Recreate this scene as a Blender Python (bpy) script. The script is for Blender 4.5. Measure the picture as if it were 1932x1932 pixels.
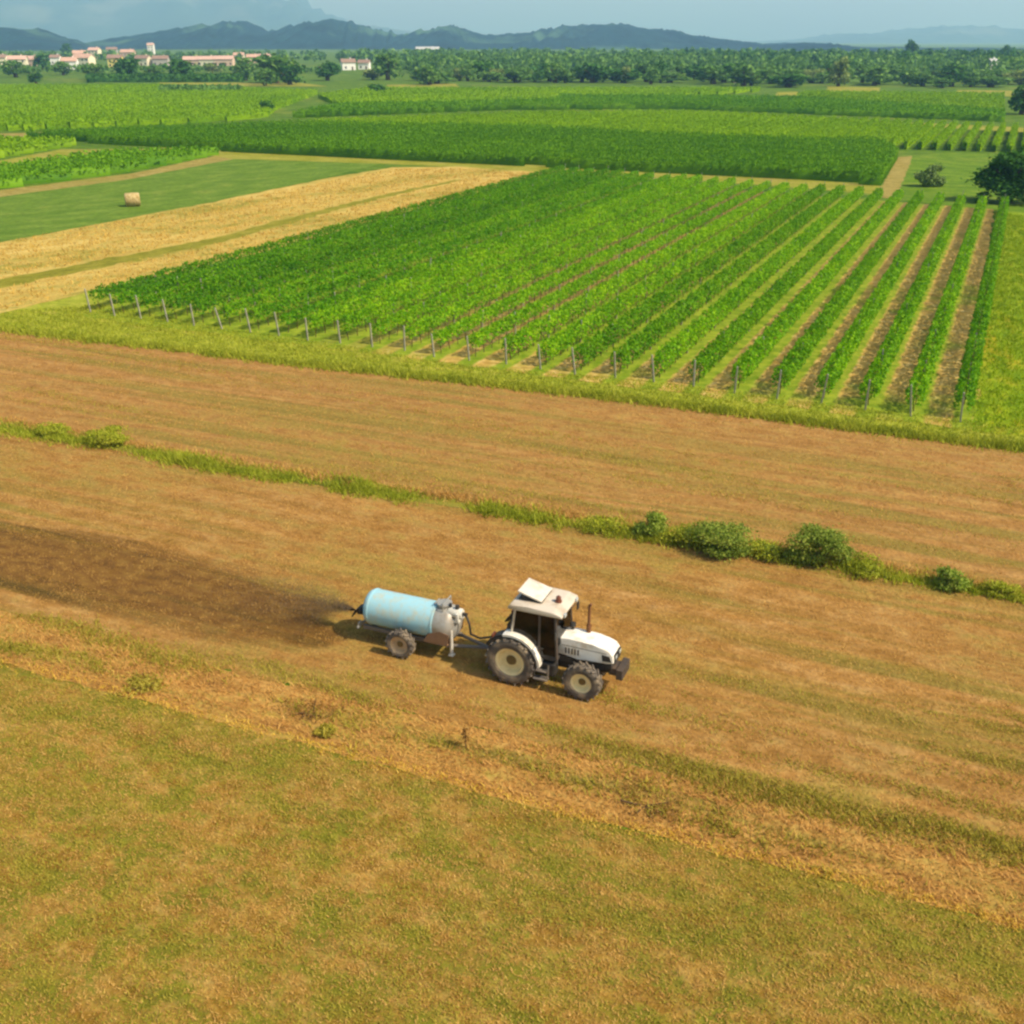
import bpy, bmesh, math, random
import numpy as np
from mathutils import Vector, Matrix, noise
from mathutils.geometry import tessellate_polygon

for o in list(bpy.data.objects):
    bpy.data.objects.remove(o)
SC = bpy.context.scene
COL = SC.collection
R = math.radians
random.seed(7)

# ------------------------------------------------------------------ camera
CAM_H, TILT = 18.4, math.atan(0.461)
cam_d = bpy.data.cameras.new('camera')
cam_d.sensor_width = 36.0
cam_d.lens = 36.0
cam_d.clip_start = 0.5
cam_d.clip_end = 40000.0
cam = bpy.data.objects.new('camera', cam_d)
COL.objects.link(cam)
cam.location = (0, 0, CAM_H)
cam.rotation_euler = (math.pi / 2 - TILT, 0, 0)
SC.camera = cam

# ------------------------------------------------------------------ sky and sun
SUN_EL = R(47)
SUN_AZ = math.atan2(0.90, -0.44)            # measured from +Y towards +X
world = bpy.data.worlds.new('World')
SC.world = world
world.use_nodes = True
wn = world.node_tree
wn.nodes.clear()
sky = wn.nodes.new('ShaderNodeTexSky')
sky.sky_type = 'NISHITA'
sky.sun_disc = False
sky.sun_elevation = SUN_EL
sky.sun_rotation = SUN_AZ
sky.altitude = 100
sky.air_density = 1.0
sky.dust_density = 3.0
sky.ozone_density = 2.0
bg = wn.nodes.new('ShaderNodeBackground')
bg.inputs['Strength'].default_value = 0.11
wo = wn.nodes.new('ShaderNodeOutputWorld')
wn.links.new(sky.outputs[0], bg.inputs[0])
wn.links.new(bg.outputs[0], wo.inputs[0])

sun_d = bpy.data.lights.new('sun', 'SUN')
sun_d.energy = 4.2
sun_d.angle = R(0.6)
sun_d.color = (1.0, 0.93, 0.82)
sun = bpy.data.objects.new('sun', sun_d)
COL.objects.link(sun)
sv = Vector((math.sin(SUN_AZ) * math.cos(SUN_EL), math.cos(SUN_AZ) * math.cos(SUN_EL), math.sin(SUN_EL)))
sun.rotation_euler = sv.to_track_quat('Z', 'Y').to_euler()
sun.location = sv * 60

SC.view_settings.view_transform = 'Standard'
SC.view_settings.look = 'None'
SC.view_settings.exposure = 0.38
SC.view_settings.gamma = 1.0
SC.render.engine = 'CYCLES'
SC.cycles.filter_width = 2.5
SC.cycles.use_denoising = True
SC.cycles.max_bounces = 6
SC.cycles.transparent_max_bounces = 12
SC.cycles.volume_bounces = 1

# ------------------------------------------------------------------ helpers
SP, CP = math.sin(TILT), math.cos(TILT)

def ray(px, py):
    u, v = (px - 966) / 1932.0, (966 - py) / 1932.0
    return u, CP + v * SP, v * CP - SP

def at(px, py):
    """ground point seen at a pixel of the 1932 px wide picture"""
    u, y, z = ray(px, py)
    t = CAM_H / -z
    return Vector((u * t, y * t, 0.0))

HD = R(-23.0)                                    # direction the fields and the tractor run
AX = Vector((math.cos(HD), math.sin(HD), 0))      # along the furrows
AN = Vector((-math.sin(HD), math.cos(HD), 0))     # away from the camera
PHI = R(25.0)                                    # vine rows, measured from +Y
RB = Vector((math.sin(PHI), math.cos(PHI), 0))
RN = Vector((math.cos(PHI), -math.sin(PHI), 0))

def tag(o, label=None, cat=None, group=None, kind=None):
    if label: o['label'] = label
    if cat: o['category'] = cat
    if group: o['group'] = group
    if kind: o['kind'] = kind
    return o

def empty(name, loc=(0, 0, 0), rz=0.0):
    o = bpy.data.objects.new(name, None)
    COL.objects.link(o)
    o.empty_display_size = 0.3
    o.location = loc
    o.rotation_euler = (0, 0, rz)
    return o

def link(name, me, mat=None, parent=None):
    o = bpy.data.objects.new(name, me)
    COL.objects.link(o)
    if mat is not None:
        if not len(me.materials):
            me.materials.append(mat)
    if parent is not None:
        o.parent = parent
    return o

def obj(name, bm, mat, parent=None, smooth=False):
    me = bpy.data.meshes.new(name)
    bmesh.ops.recalc_face_normals(bm, faces=bm.faces[:])
    bm.to_mesh(me)
    bm.free()
    if smooth:
        me.polygons.foreach_set('use_smooth', np.ones(len(me.polygons), dtype=bool))
        try:
            me.set_sharp_from_angle(angle=R(38))
        except Exception:
            pass
    return link(name, me, mat, parent)

def np_mesh(name, verts, faces, smooth=False):
    verts = np.asarray(verts, dtype=np.float32)
    faces = np.asarray(faces, dtype=np.int32)
    n, k = faces.shape
    me = bpy.data.meshes.new(name)
    me.vertices.add(len(verts))
    me.vertices.foreach_set('co', verts.ravel())
    me.loops.add(n * k)
    me.loops.foreach_set('vertex_index', faces.ravel())
    me.polygons.add(n)
    me.polygons.foreach_set('loop_start', np.arange(0, n * k, k, dtype=np.int32))
    me.polygons.foreach_set('loop_total', np.full(n, k, dtype=np.int32))
    if smooth:
        me.polygons.foreach_set('use_smooth', np.ones(n, dtype=bool))
    me.update(calc_edges=True)
    me.validate()
    return me

def lin(h):
    h = h.lstrip('#')
    c = [int(h[i:i + 2], 16) / 255 for i in (0, 2, 4)]
    return tuple(x / 12.92 if x <= 0.04045 else ((x + 0.055) / 1.055) ** 2.4 for x in c)

def sc(c, k):
    return tuple(x * k for x in c)

# ---- node helpers
def new_mat(name):
    m = bpy.data.materials.new(name)
    m.use_nodes = True
    nt = m.node_tree
    nt.nodes.clear()
    return m, nt, nt.nodes.new('ShaderNodeOutputMaterial')

def N(nt, t, **kw):
    n = nt.nodes.new(t)
    for k, v in kw.items():
        setattr(n, k, v)
    return n

def ramp(nt, src, stops, interp='LINEAR'):
    r = N(nt, 'ShaderNodeValToRGB')
    cr = r.color_ramp
    cr.interpolation = interp
    while len(cr.elements) < len(stops):
        cr.elements.new(0.5)
    for e, (p, c) in zip(cr.elements, stops):
        e.position = p
        e.color = (*c, 1) if len(c) == 3 else c
    nt.links.new(src, r.inputs[0])
    return r.outputs[0]

def ramp_f(nt, src, lo, hi):
    m = N(nt, 'ShaderNodeMapRange', interpolation_type='SMOOTHSTEP')
    m.inputs['From Min'].default_value = lo
    m.inputs['From Max'].default_value = hi
    nt.links.new(src, m.inputs['Value'])
    return m.outputs[0]

def mix(nt, f, a, b, mode='MIX'):
    m = N(nt, 'ShaderNodeMix', data_type='RGBA', blend_type=mode)
    for s, v in ((m.inputs[0], f), (m.inputs[6], a), (m.inputs[7], b)):
        if isinstance(v, (int, float)):
            s.default_value = v
        elif isinstance(v, tuple):
            s.default_value = (*v, 1)
        else:
            nt.links.new(v, s)
    return m.outputs[2]

def math_n(nt, op, a, b=None):
    m = N(nt, 'ShaderNodeMath', operation=op)
    for s, v in ((m.inputs[0], a), (m.inputs[1], b)):
        if v is None: continue
        if isinstance(v, (int, float)): s.default_value = v
        else: nt.links.new(v, s)
    return m.outputs[0]

def field_pos(nt, ang=HD):
    """world position turned so that x runs along the furrows"""
    g = N(nt, 'ShaderNodeNewGeometry')
    v = N(nt, 'ShaderNodeVectorRotate', rotation_type='Z_AXIS')
    v.inputs['Angle'].default_value = -ang
    nt.links.new(g.outputs['Position'], v.inputs['Vector'])
    return v.outputs[0], g

def noise_at(nt, vec, scale, stretch=(1, 1, 1), detail=3, rough=0.55, off=0.0):
    mp = N(nt, 'ShaderNodeMapping')
    mp.inputs['Scale'].default_value = stretch
    mp.inputs['Location'].default_value = (off, off * 1.7, off * 0.3)
    nt.links.new(vec, mp.inputs[0])
    n = N(nt, 'ShaderNodeTexNoise')
    n.inputs['Scale'].default_value = scale
    n.inputs['Detail'].default_value = detail
    n.inputs['Roughness'].default_value = rough
    nt.links.new(mp.outputs[0], n.inputs['Vector'])
    return n.outputs[0]

def finish(nt, out, col, rough=0.95, bump=None, bump_d=0.05, spec=0.1):
    b = N(nt, 'ShaderNodeBsdfPrincipled')
    if isinstance(col, tuple): b.inputs['Base Color'].default_value = (*col, 1)
    else: nt.links.new(col, b.inputs['Base Color'])
    b.inputs['Roughness'].default_value = rough
    b.inputs['Specular IOR Level'].default_value = spec
    if bump is not None:
        bn = N(nt, 'ShaderNodeBump')
        bn.inputs['Distance'].default_value = bump_d
        bn.inputs['Strength'].default_value = 0.8
        nt.links.new(bump, bn.inputs['Height'])
        nt.links.new(bn.outputs[0], b.inputs['Normal'])
    nt.links.new(b.outputs[0], out.inputs[0])
    return b

def ground_mat(name, c_lo, c_mid, c_hi, c_patch, patch_lo, patch_hi, patch_scale=0.22, stretch=0.45,
               grain=1.6, streak=None, off=0.0, ang=HD, bump_d=0.10, streak_w=0.9, contrast=1.0):
    """mottled field: grain of three tones, larger patches of another plant, streaks along the work direction"""
    m, nt, out = new_mat(name)
    pos, g = field_pos(nt, ang)
    n1 = noise_at(nt, pos, grain, (stretch + 0.25, 1, 1), 5, 0.62, off)
    n2 = noise_at(nt, pos, patch_scale, (stretch, 1, 1), 4, 0.6, off + 5)
    n3 = noise_at(nt, pos, grain * 4, (1, 1, 1), 3, 0.6, off + 9)
    h = 0.17 / contrast
    col = ramp(nt, n1, [(0.5 - h, c_lo), (0.5, c_mid), (0.5 + h, c_hi)])
    fine = math_n(nt, 'ADD', math_n(nt, 'MULTIPLY', n1, 0.45), math_n(nt, 'MULTIPLY', n2, 0.55))
    col = mix(nt, ramp_f(nt, fine, patch_lo, patch_hi), col, c_patch)
    if streak is not None:
        n4 = noise_at(nt, pos, streak_w, (0.05, 1, 1), 3, 0.6, off + 21)
        n5 = noise_at(nt, pos, 0.06, (0.6, 1, 1), 2, 0.5, off + 31)
        f = math_n(nt, 'MULTIPLY', ramp_f(nt, n4, 0.47, 0.63), ramp_f(nt, n5, 0.34, 0.52))
        col = mix(nt, math_n(nt, 'MULTIPLY', f, 0.75), col, streak)
        n6 = noise_at(nt, pos, 2.4, (0.03, 1, 1), 3, 0.6, off + 41)
        col = mix(nt, 0.7, col, ramp(nt, n6, [(0.34, (0.80, 0.82, 0.74)), (0.5, (1, 1, 1)), (0.66, (1.14, 1.13, 1.10))]), 'MULTIPLY')
    val = ramp(nt, n3, [(0.3, (0.72,) * 3), (0.5, (1.0,) * 3), (0.7, (1.22,) * 3)])
    col = mix(nt, 0.8, col, val, 'MULTIPLY')
    bump = math_n(nt, 'ADD', math_n(nt, 'MULTIPLY', n3, 0.5), n1)
    finish(nt, out, col, 0.95, bump, bump_d)
    return m

def plain_mat(name, col, rough=0.6, metal=0.0, spec=0.5, dirt=None, dirt_amt=0.5, dirt_scale=2.2, coat=0.0):
    m, nt, out = new_mat(name)
    tc = N(nt, 'ShaderNodeTexCoord')
    n = noise_at(nt, tc.outputs['Object'], dirt_scale, (1, 1, 1), 5, 0.62, 3.0)
    d = dirt if dirt is not None else sc(col, 0.6)
    f = math_n(nt, 'MULTIPLY', ramp_f(nt, n, 0.42, 0.72), dirt_amt)
    c = mix(nt, f, col, d)
    b = finish(nt, out, c, rough, n, 0.004, spec)
    b.inputs['Metallic'].default_value = metal
    b.inputs['Coat Weight'].default_value = coat
    return m

def leaf_mat(name, c1, c2, c3, trans=0.35, pscale=0.35, row_tint=False):
    """leaves: tone from the single leaf and from slow patches"""
    m, nt, out = new_mat(name)
    g = N(nt, 'ShaderNodeNewGeometry')
    n = noise_at(nt, g.outputs['Position'], pscale, (1, 1, 1), 3, 0.6)
    f = math_n(nt, 'ADD', math_n(nt, 'ADD', math_n(nt, 'MULTIPLY', g.outputs['Random Per Island'], 0.40), 0.06), math_n(nt, 'MULTIPLY', n, 0.62))
    col = ramp(nt, f, [(0.25, c1), (0.55, c2), (0.88, c3)])
    if row_tint:
        oi = N(nt, 'ShaderNodeObjectInfo')
        col = mix(nt, 1.0, col, ramp(nt, oi.outputs['Random'], [(0.0, (0.70, 0.78, 0.8)), (0.5, (1, 1, 1)), (1.0, (1.22, 1.12, 1.0))]), 'MULTIPLY')
    d = N(nt, 'ShaderNodeBsdfDiffuse')
    t = N(nt, 'ShaderNodeBsdfTranslucent')
    gl = N(nt, 'ShaderNodeBsdfGlossy')
    gl.inputs['Roughness'].default_value = 0.55
    gl.inputs['Color'].default_value = (0.5, 0.5, 0.45, 1)
    nt.links.new(col, d.inputs[0])
    nt.links.new(col, t.inputs[0])
    m1 = N(nt, 'ShaderNodeMixShader')
    m1.inputs[0].default_value = trans
    nt.links.new(d.outputs[0], m1.inputs[1]); nt.links.new(t.outputs[0], m1.inputs[2])
    m2 = N(nt, 'ShaderNodeMixShader')
    m2.inputs[0].default_value = 0.012
    nt.links.new(m1.outputs[0], m2.inputs[1]); nt.links.new(gl.outputs[0], m2.inputs[2])
    nt.links.new(m2.outputs[0], out.inputs[0])
    return m

# ---- ground sheets
_layer = [0]
def wobble(poly, step, amp):
    out = []
    n = len(poly)
    for i in range(n):
        a, b = poly[i], poly[(i + 1) % n]
        L = (b - a).length
        k = max(1, min(160, int(L / step)))
        d = (b - a).normalized() if L > 0 else Vector((1, 0, 0))
        nn = Vector((-d.y, d.x, 0))
        for j in range(k):
            p = a.lerp(b, j / k)
            w = noise.noise(Vector((p.x * 0.7 / step, p.y * 0.7 / step, 3.1))) * amp if j else 0
            out.append(p + nn * w)
    return out

def sheet(name, px_poly, mat, step=1.0, amp=0.25, world=False, z=None):
    pts = [Vector(p) for p in px_poly] if world else [at(*p) for p in px_poly]
    pts = wobble(pts, step, amp)
    _layer[0] += 1
    z = 0.004 * (1 + (_layer[0] - 1) % 8) if z is None else z
    tris = tessellate_polygon([[Vector((p.x, p.y, 0)) for p in pts]])
    me = np_mesh(name, [(p.x, p.y, z) for p in pts], tris)
    if me.polygons[0].normal.z < 0:
        me.flip_normals()
    o = link(name, me, mat)
    o['kind'] = 'structure'
    return o, [(p.x, p.y) for p in pts], z

def inside(P, poly):
    poly = np.asarray(poly)
    x, y = P[:, 0], P[:, 1]
    res = np.zeros(len(P), bool)
    j = len(poly) - 1
    for i in range(len(poly)):
        xi, yi = poly[i]; xj, yj = poly[j]
        c = ((yi > y) != (yj > y)) & (x < (xj - xi) * (y - yi) / (yj - yi + 1e-12) + xi)
        res ^= c
        j = i
    return res

def scatter_px(rng, n, px_poly):
    """n points spread over the ground of a polygon"""
    W = np.array([at(*p)[:2] for p in px_poly])
    lo, hi = W.min(0), W.max(0)
    got = []
    tot = 0
    while tot < n:
        P = rng.uniform(lo, hi, (n * 2, 2))
        P = P[inside(P, W)]
        got.append(P); tot += len(P)
    return np.concatenate(got)[:n]

def blades(name, P, rng, k, h0, h1, w, lean, mat, z0=0.02, spread=0.12, label=None, hmul=None):
    """tufts of k grass blades each"""
    n = len(P)
    H = rng.uniform(h0, h1, n) if hmul is None else rng.uniform(h0, h1, n) * hmul
    base = np.repeat(P, k, 0) + rng.normal(0, spread, (n * k, 2))
    hh = np.repeat(H, k) * rng.uniform(0.6, 1.1, n * k)
    ang = rng.uniform(0, 2 * math.pi, n * k)
    wx, wy = np.cos(ang) * w, np.sin(ang) * w
    ln = rng.uniform(0, 2 * math.pi, n * k)
    lx, ly = np.cos(ln) * lean * hh, np.sin(ln) * lean * hh
    V = np.zeros((n * k, 3, 3))
    V[:, 0, 0] = base[:, 0] - wx; V[:, 0, 1] = base[:, 1] - wy; V[:, 0, 2] = z0
    V[:, 1, 0] = base[:, 0] + wx; V[:, 1, 1] = base[:, 1] + wy; V[:, 1, 2] = z0
    V[:, 2, 0] = base[:, 0] + lx; V[:, 2, 1] = base[:, 1] + ly; V[:, 2, 2] = z0 + hh
    me = np_mesh(name, V.reshape(-1, 3), np.arange(n * k * 3).reshape(-1, 3))
    o = link(name, me, mat)
    tag(o, kind='stuff', label=label)
    return o

def leaf_quads(C, S, rng, up=0.4, nrm=None):
    """one bent quad per centre"""
    n = len(C)
    d = rng.normal(0, 1, (n, 3))
    d[:, 2] += up
    if nrm is not None: d += nrm
    d /= np.linalg.norm(d, axis=1)[:, None] + 1e-9
    r = rng.normal(0, 1, (n, 3))
    a = np.cross(d, r); a /= np.linalg.norm(a, axis=1)[:, None] + 1e-9
    b = np.cross(d, a)
    S = np.asarray(S)[:, None]
    asp = rng.uniform(0.6, 0.9, (n, 1))
    V = np.stack([C - a * S * 0.5, C + b * S * 0.5 * asp, C + a * S * 0.5 + d * S * 0.12, C - b * S * 0.5 * asp], 1)
    return V.reshape(-1, 3), np.arange(n * 4).reshape(-1, 4)

# ---- mesh parts
def bm_box(bm, c, s, rot=None, bevel=0.0, taper=None):
    g = bmesh.ops.create_cube(bm, size=1.0)
    vs = g['verts']
    for v in vs:
        v.co = Vector((v.co.x * s[0], v.co.y * s[1], v.co.z * s[2]))
        if taper and v.co.z > 0:
            v.co.x *= taper[0]; v.co.y *= taper[1]
    if bevel:
        es = {e for v in vs for e in v.link_edges}
        r = bmesh.ops.bevel(bm, geom=list(es), offset=bevel, segments=2, affect='EDGES', profile=0.6)
        vs = list({v for f in r['faces'] for v in f.verts} | {v for v in vs if v.is_valid})
    M = Matrix.Translation(Vector(c))
    if rot is not None:
        M = M @ rot.to_4x4()
    for v in vs:
        v.co = M @ v.co

def bm_tube(bm, p0, p1, r0, r1=None, seg=12, caps=True):
    p0, p1 = Vector(p0), Vector(p1)
    r1 = r0 if r1 is None else r1
    d = p1 - p0
    g = bmesh.ops.create_cone(bm, cap_ends=caps, segments=seg, radius1=r0, radius2=r1, depth=d.length)
    M = Matrix.Translation((p0 + p1) / 2) @ d.to_track_quat('Z', 'Y').to_matrix().to_4x4()
    for v in g['verts']:
        v.co = M @ v.co

def bm_path(bm, pts, r, seg=8):
    for a, b in zip(pts[:-1], pts[1:]):
        bm_tube(bm, a, b, r, seg=seg)
    for p in pts[1:-1]:
        g = bmesh.ops.create_uvsphere(bm, u_segments=seg, v_segments=6, radius=r)
        for v in g['verts']: v.co += Vector(p)

def bm_lathe(bm, prof, centre, axis='Y', seg=32):
    """revolve (radius, along) pairs"""
    rings = []
    c = Vector(centre)
    for r, h in prof:
        ring = []
        if r < 1e-5:
            p = Vector((0, h, 0)) if axis == 'Y' else (Vector((h, 0, 0)) if axis == 'X' else Vector((0, 0, h)))
            ring = [bm.verts.new(c + p)]
        else:
            for i in range(seg):
                t = 2 * math.pi * i / seg
                if axis == 'Y': p = Vector((r * math.cos(t), h, r * math.sin(t)))
                elif axis == 'X': p = Vector((h, r * math.cos(t), r * math.sin(t)))
                else: p = Vector((r * math.cos(t), r * math.sin(t), h))
                ring.append(bm.verts.new(c + p))
        rings.append(ring)
    for a, b in zip(rings[:-1], rings[1:]):
        if len(a) == 1 and len(b) == 1: continue
        for i in range(seg):
            j = (i + 1) % seg
            if len(a) == 1: bm.faces.new((a[0], b[i], b[j]))
            elif len(b) == 1: bm.faces.new((a[i], a[j], b[0]))
            else: bm.faces.new((a[i], a[j], b[j], b[i]))

def bm_prism(bm, outline, y0, y1, bevel=0.0):
    """outline of (x, z) pushed from y0 to y1"""
    a = [bm.verts.new((x, y0, z)) for x, z in outline]
    b = [bm.verts.new((x, y1, z)) for x, z in outline]
    fs = [bm.faces.new(a), bm.faces.new(list(reversed(b)))]
    n = len(a)
    for i in range(n):
        j = (i + 1) % n
        fs.append(bm.faces.new((a[i], b[i], b[j], a[j])))
    if bevel:
        es = list({e for f in fs for e in f.edges})
        bmesh.ops.bevel(bm, geom=es, offset=bevel, segments=3, affect='EDGES', profile=0.6)

# ------------------------------------------------------------------ materials
K = 0.64                                          # picture tone -> surface colour
def g_(h, k=K): return sc(lin(h), k)

M_ground = ground_mat('far_grass', g_('4f7418'), g_('66861c'), g_('7d9a30'), g_('8c9636'), 0.52, 0.68, 0.03, 0.3, 0.3, off=2, bump_d=0.2)
M_near = ground_mat('mown_dry_grass', g_('96722a', .72), g_('b08c40', .72), g_('c8a45a', .72), g_('838026', .72), 0.45, 0.58, 1.15, 0.6, 1.7, streak=g_('8a8228', .72), off=1, contrast=1.2, streak_w=1.0)
M_bank = ground_mat('weedy_bank', g_('9c7038', .78), g_('bc8e48', .78), g_('d2a45c', .78), g_('a4923c', .78), 0.51, 0.66, 0.35, 0.2, 1.8, streak=g_('90863a', .76), off=4, streak_w=1.3)
M_stub = ground_mat('stubble', g_('a87a3a', .67), g_('ba8a48', .67), g_('cea05e', .67), g_('a68c40', .70), 0.47, 0.64, 0.22, 0.30, 1.7, streak=g_('948434'), off=7, contrast=1.1)
M_stub2 = ground_mat('older_stubble', g_('aa7c3e', .67), g_('b98a4a', .67), g_('ca9c5a', .67), g_('a88c40', .70), 0.48, 0.65, 0.12, 0.25, 1.5, streak=g_('98863a', .68), off=13, streak_w=0.7)
M_ditch = ground_mat('ditch_grass', g_('7d7a20'), g_('98922f'), g_('b3a544'), g_('6c7420'), 0.48, 0.6, 0.5, 0.3, 1.5, off=17)
M_verge = ground_mat('headland_grass', g_('868e22', .85), g_('9aa02c', .85), g_('b0ac40', .85), g_('b4a24a', .85), 0.53, 0.66, 0.15, 0.3, 1.2, off=19)
M_verge2 = ground_mat('side_grass', g_('6c8a0c', .85), g_('84980f', .85), g_('9aa41c', .85), g_('a89a1e', .85), 0.52, 0.64, 0.30, 0.25, 1.0, off=23, ang=math.pi / 2 - PHI)
M_wheat = ground_mat('wheat_stubble', g_('b89a46', .80), g_('d0b058', .80), g_('e0c470', .80), g_('a0963a', .76), 0.49, 0.63, 0.14, 0.3, 0.9, off=27, ang=R(48), bump_d=0.2)
M_track = ground_mat('grass_track', g_('7f7e1e', .74), g_('96902a', .74), g_('b0a240', .74), g_('7c8020', .74), 0.5, 0.66, 0.2, 0.3, 0.8, off=28, ang=R(48))
M_hay = ground_mat('hay_meadow', g_('638420'), g_('74922b'), g_('869f38'), g_('93a03c'), 0.53, 0.66, 0.05, 0.3, 0.4, off=33, ang=R(48))
M_yel = ground_mat('yellow_grass', g_('94961f'), g_('a9a838'), g_('bbb44c'), g_('b1a050'), 0.5, 0.64, 0.08, 0.3, 0.4, off=35)
M_tan = ground_mat('dirt_path', g_('9c8a3a'), g_('b3a050'), g_('c4b065'), g_('98983a'), 0.52, 0.66, 0.15, 0.4, 0.8, off=37)
M_lush = ground_mat('lush_grass', g_('5f8416'), g_('72931a'), g_('85a12a'), g_('8fa030'), 0.54, 0.66, 0.06, 0.3, 0.5, off=39)

L_vine = leaf_mat('vine_leaf', g_('437c04', 1.15), g_('689806', 1.25), g_('90b20e', 1.35), 0.42, row_tint=True)
L_vine_d = leaf_mat('dark_vine_leaf', g_('367408', 1.1), g_('588c08', 1.2), g_('7ca40c', 1.3), 0.42, row_tint=True)
L_far = leaf_mat('far_vine_leaf', g_('567e04', 1.3), g_('6e9004', 1.35), g_('86a408', 1.4), 0.40, 0.02)
L_far_d = leaf_mat('far_dark_vine_leaf', g_('3e7008', 1.3), g_('568008', 1.38), g_('6e960c', 1.48), 0.38, 0.02)
L_tree = leaf_mat('tree_leaf', g_('42682a', 1.0), g_('5a8034', 1.1), g_('80a046', 1.2), 0.32, 0.12)
L_tree_d = leaf_mat('dark_tree_leaf', g_('284a14', 0.9), g_('3c6822', 1.0), g_('5a862c', 1.15), 0.26, 0.3)
L_tree_y = leaf_mat('pale_tree_leaf', g_('64803a', 0.85), g_('86984a', 0.95), g_('a4b060', 1.0), 0.32, 0.12)
L_bush = leaf_mat('bush_leaf', g_('566c20', 1.1), g_('788a30', 1.2), g_('a4a848', 1.3), 0.34, 1.2)
L_bush_g = leaf_mat('grey_bush_leaf', g_('587430', 0.9), g_('748c46', 0.95), g_('92a45c', 1.0), 0.25, 1.2)
L_bush_b = leaf_mat('bright_bush_leaf', g_('667e24', 1.0), g_('869a34', 1.05), g_('a8b04c', 1.1), 0.35, 1.2)
L_dry = leaf_mat('dry_grass', g_('9a7234', 1.15), g_('b68e48', 1.2), g_('cea85e', 1.2), 0.28, 0.5)
L_dryred = leaf_mat('reddish_dry_grass', g_('9c7038', 1.15), g_('b68a46', 1.2), g_('cea45a', 1.2), 0.28, 0.5)
L_green = leaf_mat('green_grass', g_('6c7a14', 1.25), g_('8e9424', 1.3), g_('b0ac3c', 1.35), 0.35, 0.5)
L_strip = leaf_mat('strip_grass_blade', g_('7c7c22', 1.15), g_('9a8e30', 1.2), g_('b8a448', 1.2), 0.35, 0.7)
L_mown = leaf_mat('olive_mown_grass', g_('767a22', 1.22), g_('94892e', 1.27), g_('b09b40', 1.27), 0.32, 0.9)
L_brown = leaf_mat('dead_weed', g_('6b4c24', 1.0), g_('8e6a34', 1.05), g_('ac864a', 1.1), 0.2, 1.0)
M_bark = plain_mat('bark', lin('5a4630'), 0.9, spec=0.1)

# ------------------------------------------------------------------ ground and fields
me = np_mesh('ground', [(-14000, -1500, 0), (14000, -1500, 0), (14000, 12500, 0), (-14000, 12500, 0)], [(0, 1, 2, 3)])
link('ground', me, M_ground)['kind'] = 'structure'

L1 = [(-700, 1085), (-300, 1175), (0, 1248), (350, 1343), (640, 1420), (1000, 1520), (1300, 1592), (1600, 1664), (1932, 1752), (2500, 1905)]
L2 = [(-700, 1000), (-300, 1085), (0, 1150), (350, 1245), (600, 1305), (1000, 1395), (1300, 1465), (1600, 1530), (1932, 1605), (2500, 1735)]
L3 = [(-700, 690), (-300, 755), (0, 806), (200, 836), (400, 878), (620, 912), (850, 948), (1100, 988), (1300, 1022), (1560, 1065), (1800, 1105), (1932, 1130), (2500, 1236)]
L4 = [(-700, 560), (-300, 594), (0, 624), (300, 658), (600, 693), (900, 724), (1200, 758), (1500, 796), (1932, 850), (2500, 922)]
L5 = [(-700, 500), (-300, 530), (0, 590)]
def off(line, d): return [(x, y + d) for x, y in line]

sheet('near_field', L1 + [(2700, 2700), (-900, 2700)], M_near, 0.5, 0.10)
sheet('field_bank', L2 + off(L1, 2)[::-1], M_bank, 0.5, 0.15)
sheet('stubble_field', off(L3, -1) + off(L2, 2)[::-1], M_stub, 0.5, 0.25)
sheet('upper_stubble_field', L4 + off(L3, 2)[::-1], M_stub2, 0.6, 0.2)
VF = [(-700, 520), (-300, 545), (0, 582), (190, 545)]
sheet('headland', [(-700, 505), (-300, 540), (0, 578), (110, 548), (400, 560), (1000, 640), (1500, 700), (1900, 700), (2500, 780)] + off(L4, 1)[::-1], M_verge, 0.7, 0.25)
sheet('ditch_verge', off(L3, -9) + off(L3, 9)[::-1], M_ditch, 0.6, 0.35)

# fields beyond
P0, P1 = at(190, 590), at(1850, 797)            # front corners of the vineyard
B0, B1 = at(1040, 331), at(1880, 396)           # back corners
sheet('wheat_field', [(-900, 575), (-400, 520), (0, 458), (390, 384), (600, 340), (740, 316), (870, 315), (1035, 326), (480, 480), (180, 548), (0, 592), (-900, 820)][:-1] + [(-900, 790)], M_wheat, 1.5, 0.5)
sheet('grass_track', [(-900, 668), (0, 528), (400, 450), (700, 373), (870, 337), (870, 340), (700, 380), (400, 462), (0, 545), (-900, 700)], M_track, 1.0, 0.9)
sheet('hay_meadow', [(-900, 500), (0, 370), (250, 336), (440, 300), (720, 309), (590, 340), (390, 383), (0, 456), (-900, 572)], M_hay, 2.0, 0.5)
sheet('field_path', [(-900, 484), (0, 359), (250, 327), (420, 291), (445, 299), (250, 337), (0, 372), (-900, 500)], M_tan, 2.0, 0.5)
sheet('yellow_meadow', [(-900, 395), (0, 303), (115, 282), (310, 281), (430, 289), (200, 298), (0, 327), (-900, 440)], M_yel, 2.0, 0.6)
sheet('vineyard_headland', [(300, 278), (700, 300), (1000, 311), (1400, 331), (1670, 350), (1672, 368), (1400, 347), (1060, 330), (870, 316), (720, 309), (440, 300)], M_yel, 2.0, 0.5)
sheet('right_meadow', [(1690, 296), (1800, 288), (2600, 320), (2600, 470), (1886, 400), (1660, 372)], M_lush, 1.5, 0.4)
sheet('dirt_path', [(1694, 297), (1722, 294), (1702, 345), (1690, 376), (1655, 372), (1668, 345)], M_tan, 1.0, 0.4)
sheet('side_strip', [(1818, 812), (1880, 398), (2350, 440), (2700, 920)], M_verge2, 0.8, 0.3)
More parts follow.
